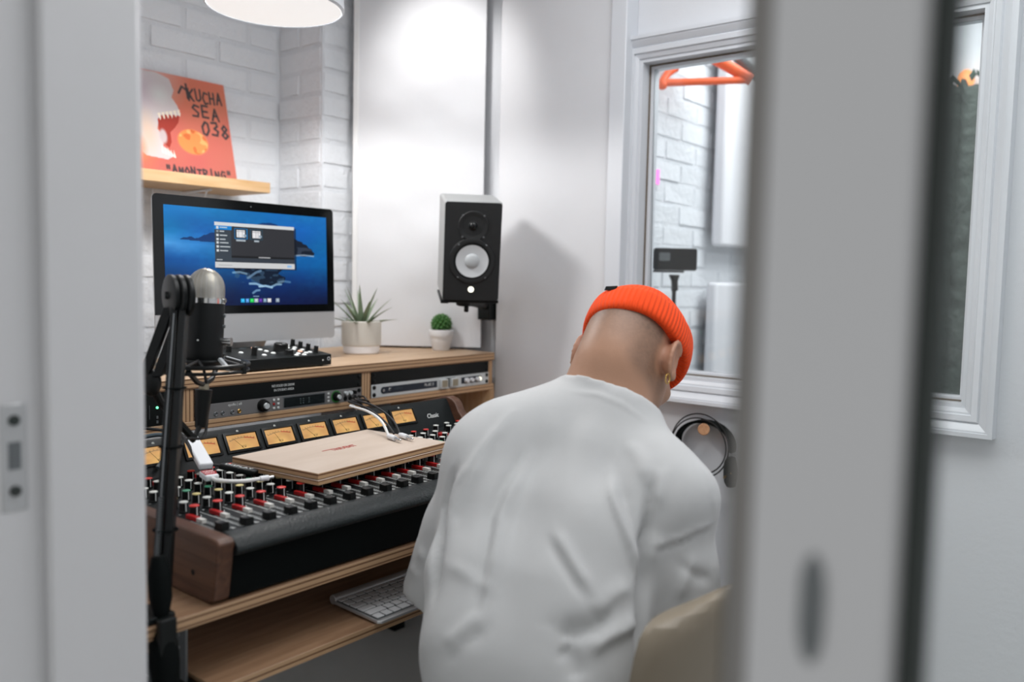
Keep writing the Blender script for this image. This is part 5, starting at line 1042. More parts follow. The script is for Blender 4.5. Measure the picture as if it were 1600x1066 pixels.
# ------------------------------------------------------------------ the seated person: smooth fields turned into one skin
class Field:
    def __init__(s, xs, ys, zs):
        s.xs, s.ys, s.zs = (np.asarray(a, np.float32) for a in (xs, ys, zs)); s.F = np.full((len(xs), len(ys), len(zs)), 0.2, np.float32)
    def sub(s, lo, hi, m):
        sl = [slice(max(0, int(np.searchsorted(a, l-m))-1), int(np.searchsorted(a, h+m))+1) for a, l, h in zip((s.xs, s.ys, s.zs), lo, hi)]
        return tuple(sl), np.stack(np.meshgrid(s.xs[sl[0]], s.ys[sl[1]], s.zs[sl[2]], indexing='ij'), -1)
    def put(s, sl, d, k, op):
        a = s.F[sl]
        if op == 'u':
            h = np.clip(0.5+0.5*(a-d)/k, 0, 1); s.F[sl] = a*(1-h)+d*h-k*h*(1-h)
        else:
            h = np.clip(0.5-0.5*(a+d)/k, 0, 1); s.F[sl] = a*(1-h)-d*h+k*h*(1-h)
    def cap(s, a, b, ra, rb=None, k=0.03, op='u'):
        rb = ra if rb is None else rb; a, b = np.array(a, float), np.array(b, float); R = max(ra, rb)+0.06
        sl, P = s.sub(np.minimum(a, b), np.maximum(a, b), R+k); ab = b-a; t = np.clip(((P-a)@ab)/(ab@ab+1e-9), 0, 1)
        s.put(sl, (np.linalg.norm(P-a-t[..., None]*ab, axis=-1)-(ra+(rb-ra)*t)).astype(np.float32), k, op); return s
    def chain(s, pts, rs, k=0.03):
        for i in range(len(pts)-1): s.cap(pts[i], pts[i+1], rs[i], rs[i+1], k)
    def ell(s, c, A, r, k=0.03, op='u'):
        c = np.array(c, float); R = max(r)+0.05; sl, P = s.sub(c, c, R+k); q = (P-c)@np.array(A, float).T; r = np.array(r)
        k0 = np.linalg.norm(q/r, axis=-1); k1 = np.linalg.norm(q/r**2, axis=-1)+1e-9
        s.put(sl, (k0*(k0-1)/k1).astype(np.float32), k, op); return s
    def cut(s, p, n, k=0.006):
        """keep the side where (x-p).n < 0"""
        sl = (slice(None),)*3; P = np.stack(np.meshgrid(s.xs, s.ys, s.zs, indexing='ij'), -1); d = ((P-np.array(p))@np.array(n)).astype(np.float32)
        s.F = np.maximum(s.F, d); return s
    def surface(s):
        F = s.F; S = F < 0; nx, ny, nz = F.shape; acc = np.zeros((nx-1, ny-1, nz-1, 3), np.float32); cnt = np.zeros((nx-1, ny-1, nz-1), np.float32)
        C = (s.xs, s.ys, s.zs)
        for ax in range(3):
            o1, o2 = [a for a in range(3) if a != ax]
            for d1 in (0, 1):
                for d2 in (0, 1):
                    def sl(d0):
                        r = [None]*3; r[ax] = slice(d0, F.shape[ax]-1+d0); r[o1] = slice(d1, F.shape[o1]-1+d1); r[o2] = slice(d2, F.shape[o2]-1+d2); return tuple(r)
                    a, b = F[sl(0)], F[sl(1)]; m = (a < 0) != (b < 0); t = np.where(m, a/np.where(m, a-b, 1), 0)
                    for c in range(3):
                        base = C[c]
                        if c == ax: v = base[:-1].reshape([-1 if q == c else 1 for q in range(3)]) + t*np.diff(base).reshape([-1 if q == c else 1 for q in range(3)])
                        else:
                            d0 = d1 if c == o1 else d2; v = base[d0:len(base)-1+d0].reshape([-1 if q == c else 1 for q in range(3)])
                        acc[..., c] += np.where(m, v, 0)
                    cnt += m
        act = cnt > 0; idx = np.full(act.shape, -1, np.int64); idx[act] = np.arange(act.sum()); V = acc[act]/cnt[act][:, None]; faces = []
        for ax in range(3):
            o1, o2 = [(1, 2), (2, 0), (0, 1)][ax]
            r0 = [slice(1, -1)]*3; r0[ax] = slice(0, -1); r1 = [slice(1, -1)]*3; r1[ax] = slice(1, None)
            a, b = S[tuple(r0)], S[tuple(r1)]; e = np.argwhere(a != b)
            if len(e) == 0: continue
            fl = a[a != b]; e = e.copy(); e[:, o1] += 1; e[:, o2] += 1
            def at_(q1, q2):
                g = e.copy(); g[:, o1] -= q1; g[:, o2] -= q2; return idx[g[:, 0], g[:, 1], g[:, 2]]
            q = np.stack([at_(1, 1), at_(0, 1), at_(0, 0), at_(1, 0)], 1); q[~fl] = q[~fl][:, ::-1]; faces.append(q)
        return V, np.concatenate(faces)
def smooth_mesh(V, Fq, it=3, lam=0.5):
    e = np.concatenate([Fq[:, [0, 1]], Fq[:, [1, 2]], Fq[:, [2, 3]], Fq[:, [3, 0]]]); e = np.concatenate([e, e[:, ::-1]])
    for _ in range(it):
        n = np.zeros(len(V)); a = np.zeros_like(V); np.add.at(a, e[:, 0], V[e[:, 1]]); np.add.at(n, e[:, 0], 1); V = V*(1-lam)+lam*a/np.maximum(n, 1)[:, None]
    return V
def normals(V, Fq):
    n = np.cross(V[Fq[:, 2]]-V[Fq[:, 0]], V[Fq[:, 3]]-V[Fq[:, 1]]); N = np.zeros_like(V)
    for c in range(4): np.add.at(N, Fq[:, c], n)
    return N/(np.linalg.norm(N, axis=1)[:, None]+1e-12)
def skin_obj(name, V, Fq, m, parent, sm=True):
    me = bpy.data.meshes.new(name); me.from_pydata((V-np.array(rootloc(parent))).tolist(), [], Fq.tolist()); me.materials.append(MATS[m] if isinstance(m, str) else m)
    me.polygons.foreach_set('use_smooth', [True]*len(me.polygons))
    o = bpy.data.objects.new(name, me); COL.objects.link(o); o.parent = parent; return o
def A_(*p): return np.array(p, float)
# head frame and joints (metres, world)
HC = A_(1.311, 0.788, 1.096); hr = A_(0.093, -0.996, -0.001); hf = A_(0.731, 0.069, -0.679); hu = A_(0.676, 0.063, 0.734); HR = [hr, hf, hu]
def hp_(r, f, u): return HC+hr*r+hf*f+hu*u
NB = A_(1.243, 0.789, 1.030)
S = [A_(1.2255, .7705, 1.0094), A_(1.168, .7685, .9307), A_(1.0915, .7568, .842), A_(1.0201, .7389, .7528), A_(.975, .7204, .6647), A_(.9549, .7024, .5728)]
Lc = [A_(1.1908, .818, .9803), A_(1.0738, .8999, .9209), A_(1.0379, .8735, .8616), A_(.9706, .8345, .7724), A_(.9247, .8012, .6863), A_(.908, .7778, .5841)]
Rc = [A_(1.2281, .7454, .9685), A_(1.182, .6446, .8828), A_(1.0945, .6862, .8156), A_(1.0332, .6717, .7276), A_(1.0041, .6493, .6386), A_(.9959, .6364, .5798)]
G = A_(0.92, 0.39, 0.0); LE = A_(1.0185, .96, .7163); RE = A_(1.1482, .5871, .6757)
LH = A_(1.125, 1.068, 0.708); RH = A_(1.36, .70, 0.66)
pers = thing('person', 'seated person seen from behind in orange knit beanie and loose white t-shirt, head bowed right', 'person', (0.975, 0.70, 0.0))
def axis(*seg):
    out = [seg[0][0]]
    for a, b, h in seg:
        n = max(1, int(round((b-a)/h))); out += list(a+(b-a)*(np.arange(n)+1)/n)
    return np.array(out)
# torso field shared by body and shirt; q = how much looser
def torso(fl, q, k):
    fl.chain(S, [.060+q, .075+q, .085+q, .092+q, .098+q, .104+q], k)
    fl.chain(Lc, [.052+q, .066+q, .074+q, .072+q, .074+q, .080+q], k)
    fl.chain(Rc, [.052+q, .066+q, .072+q, .070+q, .072+q, .080+q], k)
    fl.chain([S[1]+G*.07, S[2]+G*.10, S[3]+G*.10, S[4]+G*.10], [.07+q, .095+q, .095+q, .09+q], k)
    for c, e in ((Lc[1], .02), (Rc[1], .02)): fl.cap(c+G*.02, S[2]+G*.06, .06+q, .07+q, k)
body = Field(axis((0.80, 1.20, .011), (1.20, 1.47, .0042), (1.47, 1.56, .012)), axis((0.50, 0.66, .011), (0.66, 0.92, .0042), (0.92, 1.20, .006)), axis((0.40, 0.64, .011), (0.64, 0.74, .006), (0.74, 0.96, .011), (0.96, 1.26, .0042)))
def core(fl, q):
    torso(fl, -0.031+q, .05)
    fl.chain([A_(1.20, .775, .985), NB, hp_(0, -.035, -.055), hp_(0, -.02, 0)], [.048+q, .054+q, .055+q, .063+q], .04)
    fl.cap(NB, Lc[1], .040+q, .046+q, .05); fl.cap(NB, Rc[1], .034+q, .046+q, .05)
    fl.cap(hp_(0, -.050, -.030), NB+A_(-.012, 0, .008), .046+q, .051+q, .04)
core(body, 0.0)
body.ell(hp_(0, -.012, .030), HR, (.074, .094, .088), .035); body.ell(hp_(0, .030, -.035), HR, (.063, .070, .080), .03); body.ell(hp_(0, .060, -.088), HR, (.034, .030, .026), .03)
for sgn in (-1, 1): body.cap(hp_(sgn*.053, .012, -.050), hp_(sgn*.022, .066, -.094), .019, .017, .03)
body.ell(hp_(0, .082, .020), HR, (.050, .016, .012), .014)   # brow
for sgn in (-1, 1):
    body.ell(hp_(sgn*.031, .089, .000), HR, (.017, .014, .010), .008, 'c'); body.ell(hp_(sgn*.031, .078, .000), HR, (.0125, .0125, .0125), .003)
    body.ell(hp_(sgn*.043, .066, -.030), HR, (.022, .020, .016), .02)
body.cap(hp_(0, .088, .002), hp_(0, .112, -.034), .007, .0125, .010); 
for sgn in (-1, 1): body.ell(hp_(sgn*.0125, .100, -.037), HR, (.008, .010, .007), .006)
body.ell(hp_(0, .091, -.060), HR, (.023, .012, .006), .006); body.ell(hp_(0, .090, -.070), HR, (.020, .012, .006), .006); body.ell(hp_(0, .103, -.065), HR, (.020, .006, .0016), .002, 'c')
# ears: tilted shells with a rim and a bowl
for sgn in (-1, 1):
    ec = hp_(sgn*.090, -.012, -.014); e1 = hr*sgn*.93-hf*.12; e1 /= np.linalg.norm(e1); e3 = hu*.96-hf*.25; e3 -= e1*(e3@e1); e3 /= np.linalg.norm(e3); e2 = np.cross(e3, e1)
    if e2@hf < 0: e2 = -e2
    EA = [e1, e2, e3]
    body.ell(ec-e1*.004, EA, (.0085, .019, .032), .006); body.ell(ec-e3*.027+e2*.005, EA, (.0065, .009, .011), .007)
    body.cap(ec-e1*.010-e2*.004, ec-e1*.024+e2*.004, .016, .018, .010)
    body.ell(ec+e1*.0075+e2*.003+e3*.003, EA, (.0085, .0125, .022), .003, 'c')
    rim = [ec+e1*(.003+.003*math.cos(t))+e2*(-.0195*math.cos(t))+e3*(.033*math.sin(t)) for t in np.linspace(-1.15, 2.6, 12)]
    body.chain(rim, [.0040]*12, .004)
    body.cap(ec+e1*.001-e2*.006-e3*.014, ec+e1*.001-e2*.004+e3*.017, .0034, .0030, .004)
# arms with hands
def arm_(sh, el, wr, r0, r1, r2):
    body.chain([sh, el], [r0, r1], .03); body.chain([el, el+(wr-el)*.35, wr], [r1, r1*.95, r2], .02)
arm_(Lc[1]+A_(0, .0, -.01), LE+A_(0.004, -.004, 0), LH+A_(-.060, -.045, .012), .044, .037, .026); arm_(Rc[1]+A_(.012, -.010, 0), RE, RH+A_(-.075, -.025, .012), .042, .036, .026)
def hand(w_, c, fwd, out, up, curl):
    """palm from wrist w_ to knuckles, four unequal bent fingers, thumb leaving the side of the palm"""
    fwd, out, up = (np.array(v, float)/np.linalg.norm(v) for v in (fwd, out, up))
    kn = w_+fwd*.082
    for i in range(4): body.cap(w_+out*(-.012+.008*i), kn+out*(-.030+.020*i)-fwd*abs(i-1)*.004, .012, .0105, .008)
    for i, L_ in enumerate((.070, .079, .074, .058)):
        p = kn+out*(-.031+.0205*i)-fwd*abs(i-1)*.004; a = curl*.35; r = .0088-(.0010 if i == 3 else 0)
        for s_, fr in ((0, .44), (1, .32), (2, .26)):
            d = fwd*math.cos(a)-up*math.sin(a)+out*(-.05+.035*i); p2 = p+d*L_*fr; body.cap(p, p2, r, r*.93, .003); p = p2; r *= .93; a += curl
    t0 = w_+fwd*.022-out*.024; t1 = t0+fwd*.030-out*.030-up*.008; t2 = t1+fwd*.032-out*.010-up*.006; t3 = t2+fwd*.026-up*.008
    body.cap(t0, t1, .014, .0115, .008); body.cap(t1, t2, .0110, .0095, .003); body.cap(t2, t3, .0095, .0080, .003)
fl_ = LH-(LE); hand(LH+A_(-.060, -.045, .012), LH, A_(.72, .62, -.10), A_(-.62, .72, 0), A_(.05, .05, 1), .42)
hand(RH+A_(-.075, -.025, .012), RH, A_(.93, .30, -.15), A_(.30, -.93, 0), A_(.1, 0, 1), .55)
V, Fq = body.surface(); V = smooth_mesh(V, Fq, 2, .4)
# stubble, brow and lips are painted per vertex (the skin's own colours)
q = V-HC; cr, cf, cu = q@hr, q@hf, q@hu; N_ = normals(V, Fq)
def ss(a, b, x): t = np.clip((x-a)/(b-a), 0, 1); return t*t*(3-2*t)
skin = np.tile(np.array(rgb(178, 136, 110)), (len(V), 1)); hair = np.array(rgb(78, 68, 60))
line = -0.055+0.008*np.sin(cr*70)
hm = (0.62*ss(-.020, .030, cu-line)+0.75*ss(.025, .085, cu-line))*ss(.035, .0, cf)*(np.linalg.norm(q, axis=1) < .16)
hm = np.maximum(hm*0.52, 0.45*ss(-.018, .012, cu-line+0.010)*ss(.03, .06, np.abs(cr))*ss(.035, .0, cf)*(np.linalg.norm(q, axis=1) < .16))
ear = np.linalg.norm(np.abs(q@np.array(HR).T)-A_(.088, .012, .014), axis=1); hm *= ss(.030, .042, ear)
hm *= 0.86+0.28*np.random.RandomState(2).rand(len(V))
brow = (np.exp(-((np.abs(cr)-.032)/.016)**2-((cu-.016)/.0055)**2)*(cf > .07)); jaw = 0.35*ss(-.045, -.075, cu)*ss(-.0, .04, cf)*(np.linalg.norm(q, axis=1) < .17)
hm = np.clip(hm+brow+jaw*.7, 0, 1)
col = skin*(1-hm[:, None])+hair*hm[:, None]
col = col*(1-ss(.036, .020, ear)[:, None]*np.array([.02, .12, .12]))
lip = np.exp(-(cr/.020)**4-((cu+.065)/.0085)**2)*(cf > .088); col = col*(1-lip[:, None]*np.array([.08, .30, .26]))
eye = ((np.abs(np.abs(cr)-.031) < .010) & (np.abs(cu) < .006) & (cf > .083)); col[eye] = np.array(rgb(225, 222, 216)); iris = eye & (np.hypot(np.abs(cr)-.031, cu) < .0048); col[iris] = np.array(rgb(48, 34, 26))
attrmat('skin_paint', 0.5, bump=0.12, bscale=420)
bo = skin_obj('body', V, Fq, 'skin_paint', pers)
ca_ = bo.data.color_attributes.new('paint', 'FLOAT_COLOR', 'POINT'); ca_.data.foreach_set('color', np.concatenate([np.clip(col, 0, 1), np.ones((len(V), 1))], 1).astype(np.float32).ravel())
# ------------------------------------------------------------------ t-shirt
sh = Field(axis((0.78, 1.42, .0062)), axis((0.46, 1.10, .0062)), axis((0.48, 1.09, .0062)))
torso(sh, 0.0, .05)
sh.chain([NB+A_(-.010, .0, -.030), S[0]], [.066, .07], .04)
sh.cap(A_(1.1829, .8292, .9901), A_(1.0978, .8894, .9645), .058, .067, .04); sh.cap(NB+A_(0, 0, -.03), Lc[1], .054, .068, .05); sh.cap(NB+A_(0, 0, -.035), Rc[1], .040, .066, .05)
# the sleeves: own fields, hollowed and cut at the hem, then joined to the torso
sd1 = (LE-Lc[1])/np.linalg.norm(LE-Lc[1]); sd2 = (RE-Rc[1])/np.linalg.norm(RE-Rc[1])
ne = hp_(0, -.03, -.04)-NB; ne /= np.linalg.norm(ne)
cr_ = Field(sh.xs, sh.ys, sh.zs); core(cr_, 0.007); sh.F = np.minimum(sh.F, cr_.F); del cr_
for pts_, rr_, sd_n, end, hn, hr_ in (([Lc[1], Lc[1]*.5+LE*.5, LE+sd1*.07], [.077, .069, .061], sd1, LE+sd1*.030, sd1*.9+A_(.16, .12, -.16), .0495), ([Rc[1], Rc[1]*.55+RE*.45, RE+sd2*.10], [.072, .070, .066], sd2, RE+sd2*.05, sd2, .055)):
    a_ = Field(sh.xs, sh.ys, sh.zs); a_.chain(pts_, rr_, .015); hn = hn/np.linalg.norm(hn); a_.cut(end, hn)
    a_.cap(end-sd_n*.055, end+sd_n*.3, hr_, hr_, .004, 'c')
    k_ = .020; h_ = np.clip(0.5+0.5*(sh.F-a_.F)/k_, 0, 1); sh.F = sh.F*(1-h_)+a_.F*h_-k_*h_*(1-h_)
P = np.stack(np.meshgrid(sh.xs, sh.ys, sh.zs, indexing='ij'), -1)
NCUT = A_(1.2234, .7682, 1.0345); ne = A_(.533, -.031, .845); near = (np.linalg.norm(P-NCUT, axis=-1) < .17); sh.F = np.where(near, np.maximum(sh.F, ((P-NCUT)@ne).astype(np.float32)), sh.F)
sh.F = np.maximum(sh.F, (0.50-P[..., 2]).astype(np.float32)); del P
V, Fq = sh.surface(); V = smooth_mesh(V, Fq, 4, .5)
FOLDS = [
    ([(1.0481,0.8092,0.9461),(1.0249,0.8082,0.9263),(1.0007,0.8058,0.9074),(0.9847,0.8029,0.8897),(0.9688,0.7999,0.8724),(0.95,0.788,0.8513),(0.9317,0.7763,0.8309),(0.9086,0.7654,0.7971),(0.8866,0.7552,0.7642)], 0.0055, 0.011, 0.3),
    ([(1.0351,0.8155,0.9421),(1.0131,0.8145,0.9247),(0.9921,0.814,0.9075),(0.9765,0.8111,0.8883),(0.9601,0.8075,0.8698),(0.9415,0.7973,0.8498),(0.9237,0.7877,0.8303),(0.9019,0.7777,0.7977),(0.8812,0.7684,0.766)], -0.004, 0.01, 0),
    ([(1.0578,0.8525,1.0129),(1.0289,0.8558,0.9887),(1.0038,0.8615,0.9643),(0.9809,0.8692,0.9358),(0.9646,0.8825,0.9056),(0.9506,0.8797,0.8751),(0.9316,0.8719,0.8472)], 0.0045, 0.01, 0.2),
    ([(1.0087,0.8512,0.961),(0.9839,0.8554,0.9329),(0.9635,0.8629,0.9042),(0.9532,0.8656,0.8842),(0.9426,0.8679,0.8645),(0.9293,0.8611,0.8475),(0.9149,0.8531,0.8314)], 0.004, 0.009, 0.2),
    ([(0.9752,0.9036,0.9195),(0.9685,0.9063,0.8947),(0.963,0.9104,0.8694),(0.9391,0.8951,0.8398),(0.9085,0.8731,0.8149),(0.893,0.8602,0.7896),(0.8805,0.8501,0.7637)], -0.012, 0.01, 0.3),
    ([(1.0926,0.6881,0.935),(1.0788,0.6759,0.9208),(1.0653,0.664,0.907),(1.0569,0.6476,0.8887),(1.0521,0.6336,0.8697),(1.0505,0.624,0.8541),(1.051,0.6157,0.8379),(1.0499,0.6102,0.8216),(1.0493,0.605,0.8051)], 0.006, 0.01, 0.3),
    ([(1.0929,0.6663,0.9268),(1.0811,0.6557,0.9122),(1.0711,0.6463,0.8976),(1.0658,0.6343,0.8818),(1.0625,0.6236,0.8657),(1.061,0.6151,0.8489),(1.0624,0.6084,0.8311)], -0.004, 0.01, 0),
    ([(1.1054,0.6239,0.9202),(1.0934,0.6176,0.8937),(1.0822,0.6117,0.8676),(1.074,0.6096,0.8518),(1.0668,0.608,0.8358),(1.0627,0.6055,0.8194),(1.0579,0.6026,0.8034),(1.0434,0.5951,0.7737),(1.0293,0.5878,0.7445),(1.0193,0.5814,0.7164),(1.0084,0.5745,0.6892)], -0.0145, 0.012, 0.3),
    ([(1.1253,0.6154,0.9414),(1.1095,0.6121,0.9171),(1.0975,0.6108,0.8923),(1.0905,0.6071,0.8715),(1.0846,0.604,0.8505),(1.0766,0.6027,0.8265),(1.0681,0.6011,0.803)], 0.006, 0.009, 0.3),
    ([(0.9907,0.7137,0.8629),(0.9837,0.6945,0.8483),(0.979,0.6772,0.8332),(0.9762,0.6565,0.8148),(0.9757,0.6378,0.7957)], 0.0035, 0.008, 0.3),
    ([(0.9797,0.7179,0.8531),(0.9724,0.6979,0.839),(0.9676,0.68,0.8243),(0.965,0.66,0.8069),(0.9647,0.6419,0.7887)], -0.0025, 0.008, 0),
    ([(0.9264,0.6567,0.751),(0.9333,0.6466,0.7486),(0.9406,0.6367,0.7459),(0.9509,0.6281,0.7487),(0.962,0.6198,0.7512),(0.9749,0.6155,0.7614),(0.9892,0.612,0.7712)], -0.007, 0.014, 0.3),
    ([(0.9244,0.6462,0.7341),(0.9258,0.6389,0.726),(0.927,0.6316,0.718),(0.9247,0.6243,0.7051),(0.9227,0.6173,0.6921)], -0.006, 0.014, 0),
    ([(0.9468,0.6171,0.7246),(0.9574,0.6125,0.7314),(0.9686,0.6081,0.738),(0.9825,0.6016,0.7421),(0.9981,0.5959,0.7456),(1.0113,0.5927,0.7492),(1.026,0.5903,0.7522)], 0.006, 0.011, 0.3),
    ([(0.967,0.6236,0.7657),(0.9808,0.6199,0.7762),(0.996,0.6169,0.7862),(1.0126,0.6118,0.792),(1.0308,0.6073,0.7974)], 0.004, 0.012, 0.2),
    ([(1.0808,0.6035,0.841),(1.1037,0.5917,0.8459),(1.1222,0.5772,0.8524),(1.1469,0.5633,0.8624),(1.1874,0.5563,0.8678)], 0.0022, 0.0045, 0),
    ([(1.0799,0.6028,0.8347),(1.1034,0.5913,0.8393),(1.1221,0.5769,0.8458),(1.1476,0.5633,0.8554),(1.1905,0.5574,0.8599)], -0.0016, 0.005, 0),
    ([(1.1964,0.5829,0.9438),(1.1864,0.5678,0.9291),(1.177,0.5582,0.9079),(1.1815,0.5551,0.883)], 0.0018, 0.005, 0),
    ([(0.8866,0.7552,0.7642),(0.873,0.762,0.7522),(0.8607,0.7697,0.7398),(0.8513,0.7789,0.7287),(0.8437,0.7897,0.7166)], 0.0035, 0.012, 0.2),
    ([(0.838,0.7899,0.691),(0.8437,0.7774,0.7088),(0.8525,0.7679,0.7247),(0.8633,0.7541,0.7343),(0.8755,0.7416,0.7431)], -0.003, 0.012, 0),
    ([(1.1359,0.5623,0.8235),(1.1249,0.5638,0.809),(1.1159,0.5664,0.7939),(1.1105,0.5682,0.7806),(1.1053,0.5701,0.7671)], 0.003, 0.009, 0.2),
    ([(1.1137,0.5765,0.8161),(1.1215,0.5657,0.8071),(1.1315,0.5559,0.7972),(1.1422,0.5498,0.7934),(1.1555,0.5448,0.7886)], -0.003, 0.009, 0),
    ([(0.898,0.8368,0.8102),(0.8959,0.8094,0.8053),(0.8981,0.7866,0.7984),(0.9013,0.771,0.792),(0.9049,0.756,0.7855)], 0.0018, 0.01, 0),
    ([(1.144,0.7939,1.0451),(1.1498,0.7745,1.0444),(1.155,0.755,1.0439),(1.159,0.731,1.0367),(1.1692,0.7113,1.0285),(1.1789,0.6949,1.0159),(1.1894,0.6788,1.0032)], 0.0012, 0.0035, 0),
    ([(1.1396,0.6855,0.9782),(1.1324,0.6692,0.9664),(1.124,0.6526,0.9553),(1.1157,0.6417,0.9436),(1.1094,0.6321,0.9316)], 0.003, 0.012, 0.2),
    ([(1.1041,0.8092,1.0181),(1.0868,0.8018,0.9899),(1.0728,0.7969,0.9616),(1.0463,0.7821,0.9274),(1.0128,0.7619,0.8972)], 0.002, 0.016, 0.2),
    ([(0.9723,0.9924,0.7501),(0.9623,0.9709,0.747),(0.9595,0.9569,0.7405)], 0.0012, 0.005, 0),
    ([(0.9698,0.968,0.7831),(0.9648,0.9505,0.7723)], 0.002, 0.008, 0)]
N_ = normals(V, Fq); disp = np.zeros(len(V))
for pts, amp, wd, asym in FOLDS:
    pts = np.array(pts); best = np.full(len(V), 9.0); tt_ = np.zeros(len(V)); side = np.zeros(len(V))
    near = np.where((V > pts.min(0)-.06).all(1) & (V < pts.max(0)+.06).all(1))[0]; Vn = V[near]; n = len(pts)-1
    b_ = np.full(len(near), 9.0); t_ = np.zeros(len(near)); s_ = np.zeros(len(near))
    for i in range(n):
        ab = pts[i+1]-pts[i]; t = np.clip(((Vn-pts[i])@ab)/(ab@ab+1e-12), 0, 1); dv = Vn-pts[i]-t[:, None]*ab; d = np.linalg.norm(dv, axis=1)
        sg = np.einsum('ij,ij->i', np.cross(np.broadcast_to(ab, dv.shape), dv), N_[near]); u_ = d < b_; b_[u_] = d[u_]; t_[u_] = (i+t[u_])/n; s_[u_] = np.sign(sg[u_])
    w_ = wd*np.where(s_ > 0, 1+asym, 1-asym); fade = np.clip(np.minimum(t_, 1-t_)*5, 0, 1)
    disp[near] += 1.6*amp*np.exp(-(b_/w_)**2)*(0.25+0.75*fade)
V = V+N_*disp[:, None]
rs2 = np.random.RandomState(4)
for _ in range(26):   # faint broad unevenness of loose cotton
    k = rs2.normal(size=3)*rs2.uniform(14, 42); V = V+N_*(0.00045*np.sin(V@k+rs2.uniform(0, 6)))[:, None]
m = mat('tshirt_cotton', rgb(192, 193, 193), 0.85, bump=0.10, bscale=900, sheen=0.15)
so = skin_obj('tshirt', V, Fq, 'tshirt_cotton', pers)
# beanie: rolled rib brim and shallow crown, in its own frame so the ribs follow it
cm = bpy.data.materials.new('beanie_knit'); cm.use_nodes = True; nt = cm.node_tree; bs = nt.nodes['Principled BSDF']; bs.inputs['Base Color'].default_value = (*rgb(250, 74, 4), 1); bs.inputs['Roughness'].default_value = 0.9; bs.inputs['Sheen Weight'].default_value = 0.05; bs.inputs['Sheen Tint'].default_value = (1, .5, .2, 1)
tc = nt.nodes.new('ShaderNodeTexCoord'); sx = nt.nodes.new('ShaderNodeSeparateXYZ'); nt.links.new(tc.outputs['Object'], sx.inputs[0])
an = nt.nodes.new('ShaderNodeMath'); an.operation = 'ARCTAN2'; nt.links.new(sx.outputs[1], an.inputs[0]); nt.links.new(sx.outputs[0], an.inputs[1])
mu = nt.nodes.new('ShaderNodeMath'); mu.operation = 'MULTIPLY'; mu.inputs[1].default_value = 78; nt.links.new(an.outputs[0], mu.inputs[0])
si = nt.nodes.new('ShaderNodeMath'); si.operation = 'SINE'; nt.links.new(mu.outputs[0], si.inputs[0])
bp = nt.nodes.new('ShaderNodeBump'); bp.inputs['Strength'].default_value = 0.6; bp.inputs['Distance'].default_value = 0.002; nt.links.new(si.outputs[0], bp.inputs['Height']); nt.links.new(bp.outputs['Normal'], bs.inputs['Normal'])
BT = math.radians(-6); bu = hu*math.cos(BT)-hf*math.sin(BT)-hr*math.tan(math.radians(6)); bu /= np.linalg.norm(bu); hr2 = hr-bu*(hr@bu); hr2 /= np.linalg.norm(hr2); bf = np.cross(bu, hr2); BC = hp_(0.003, 0.0, .018)
pr = [(0.0775, -0.006), (0.0800, -0.012), (0.0845, -0.0125), (0.0885, -0.007), (0.0898, 0.006), (0.0890, 0.024), (0.0870, 0.038), (0.0840, 0.044), (0.0805, 0.0435), (0.0790, 0.047), (0.0745, 0.064), (0.063, 0.080), (0.044, 0.092), (0.020, 0.0985), (0.0, 0.100)]
cb = MB(); nn = 72; vs = []
for r_, z in pr:
    r_ *= 1.085
    for j in range(nn):
        t = 2*PI*j/nn; vs.append((r_*math.cos(t)*(1.0+0.012*math.sin(3*t)), r_*math.sin(t)*1.19, z+0.002*math.sin(2*t+1)+0.0012*math.sin(5*t)))
cb.add(vs, [(i*nn+j, i*nn+(j+1) % nn, (i+1)*nn+(j+1) % nn, (i+1)*nn+j) for i in range(len(pr)-1) for j in range(nn)]+[tuple(range(nn))[::-1], tuple((len(pr)-1)*nn+j for j in range(nn))])
bn = cb.build('beanie', cm, pers, smooth=60, local=True)
Mb = Matrix((Vector(hr2), Vector(bf), Vector(bu))).transposed().to_4x4(); Mb.translation = Vector(BC)-rootloc(pers); bn.matrix_local = Mb
sb = bn.modifiers.new('sub', 'SUBSURF'); sb.levels = sb.render_levels = 1
lb = MB().box(-0.034, -0.012, -0.1115, -0.1105, 0.030, 0.040).build('cloth_label', 'black_matte', bn, local=True); lb.matrix_local = Matrix.Identity(4)
# earring
ec = hp_(.094, -.016, -.056); er = MB().tube([ec+hf*.0085*math.cos(t)+hu*.0085*math.sin(t) for t in [2*PI*i/24 for i in range(24)]], 0.0011, 6, closed=True).build('earring', 'gold', pers)
# trousers and shoes (below the frame, under the desk edge)
tz = Field(axis((0.80, 1.62, .011)), axis((0.50, 0.98, .011)), axis((0.03, 0.68, .011)))
KL, KR = A_(1.36, .905, .535), A_(1.37, .715, .535); FL, FR = A_(1.34, .93, .085), A_(1.36, .69, .085)
tz.chain([A_(.955, .70, .57), A_(.97, .70, .63)], [.10, .09], .05)
tz.chain([A_(.95, .775, .560), KL, FL], [.092, .066, .050], .03); tz.chain([A_(.97, .645, .560), KR, FR], [.092, .066, .050], .03)
tz.F = np.maximum(tz.F, (0.060-tz.zs)[None, None, :].astype(np.float32)); tz.F = np.maximum(tz.F, (tz.zs-0.64)[None, None, :].astype(np.float32))
V, Fq = tz.surface(); V = smooth_mesh(V, Fq, 3, .5); mat('trouser_cloth', rgb(38, 40, 44), 0.85, bump=0.1, bscale=300); skin_obj('trousers', V, Fq, 'trouser_cloth', pers)
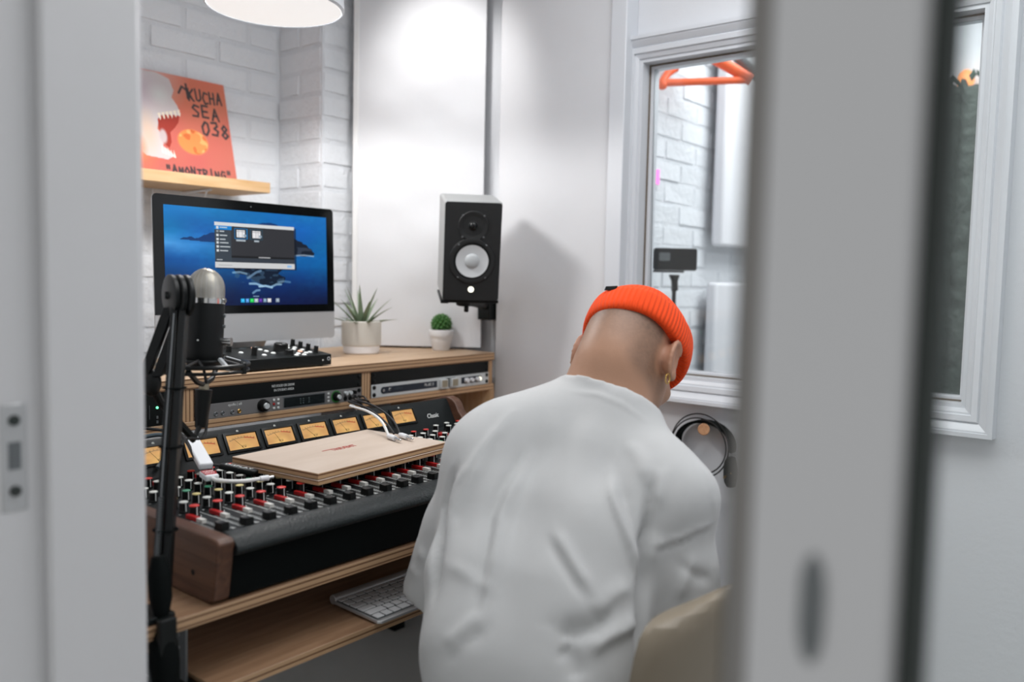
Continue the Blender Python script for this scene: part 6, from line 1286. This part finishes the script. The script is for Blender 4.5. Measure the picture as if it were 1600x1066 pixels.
for F0 in (FL, FR):
    sf = Field(axis((F0[0]-.12, F0[0]+.24, .008)), axis((F0[1]-.08, F0[1]+.09, .008)), axis((-0.01, .16, .008)))
    sf.cap(F0+A_(-.03, 0, -.045), F0+A_(.15, .01, -.050), .044, .036, .03); sf.cap(F0+A_(0, 0, .0), F0+A_(.06, 0, -.035), .046, .042, .03); sf.F = np.maximum(sf.F, (0.004-sf.zs)[None, None, :].astype(np.float32))
    V, Fq = sf.surface(); V = smooth_mesh(V, Fq, 3, .5); skin_obj('shoe', V, Fq, 'white_plastic', pers)
# ------------------------------------------------------------------ shell chair
ch = thing('shell_chair', 'beige moulded shell chair whose rounded back shows beside the white t-shirt', 'chair', (1.13, 0.695, -0.012))
bm_ = bmesh.new(); NU, NV = 28, 40; grid = []
path = [(0.235, 0.452), (0.225, 0.468), (0.14, 0.462), (0.02, 0.448), (-0.09, 0.450), (-0.155, 0.475), (-0.185, 0.53), (-0.200, 0.62), (-0.212, 0.72), (-0.220, 0.80), (-0.221, 0.828)]
PP = smoothpts([(0, a, b) for a, b in path], 4)
for j, p in enumerate(PP):
    v_ = j/(len(PP)-1); hw = 0.225*(1-0.10*max(0, (v_-.55)/.45)); hw *= (max(0.0, 1-max(0, (v_-.80)/.20)**2.6*0.60)); hw *= 1-0.10*max(0, .12-v_)/.12
    row = []
    for i in range(NU+1):
        s_ = (i/NU)*2-1; x = hw*math.sin(s_*PI/2*0.98); edge = abs(s_)**2.4
        ri = 0.05*edge*(1-abs(v_-.5)) ; y = p.y + (0.055*edge if v_ > .5 else 0.0); z = p.z + (ri if v_ < .6 else 0) - (0.035*edge*max(0, (v_-.88)/.12))
        row.append(bm_.verts.new((x, y, z)))
    grid.append(row)
for j in range(len(grid)-1):
    for i in range(NU): bm_.faces.new([grid[j][i], grid[j][i+1], grid[j+1][i+1], grid[j+1][i]])
me = bpy.data.meshes.new('shell'); bmesh.ops.recalc_face_normals(bm_, faces=bm_.faces); bm_.to_mesh(me); bm_.free(); me.materials.append(MATS['chair_shell'])
for p in me.polygons: p.use_smooth = True
o = bpy.data.objects.new('shell', me); COL.objects.link(o); o.parent = ch; sd = o.modifiers.new('solid', 'SOLIDIFY'); sd.thickness = 0.012; sd.offset = 0; bv = o.modifiers.new('bevel', 'BEVEL'); bv.width = 0.004; bv.segments = 2; bv.limit_method = 'ANGLE'
for sx, sy in ((-1, -1), (1, -1), (-1, 1), (1, 1)):
    MB().tube([(sx*.14, 0.02+sy*.11, 0.447), (sx*.215, 0.02+sy*.20, 0.013)], [0.013, 0.010], 12).build('leg', 'peg_wood', ch, local=True)
MB().tube([(-.14, -.09, .444), (.14, -.09, .444), (.14, .13, .444), (-.14, .13, .444)], 0.008, 8, closed=True).build('under_frame', 'black_metal', ch, local=True)
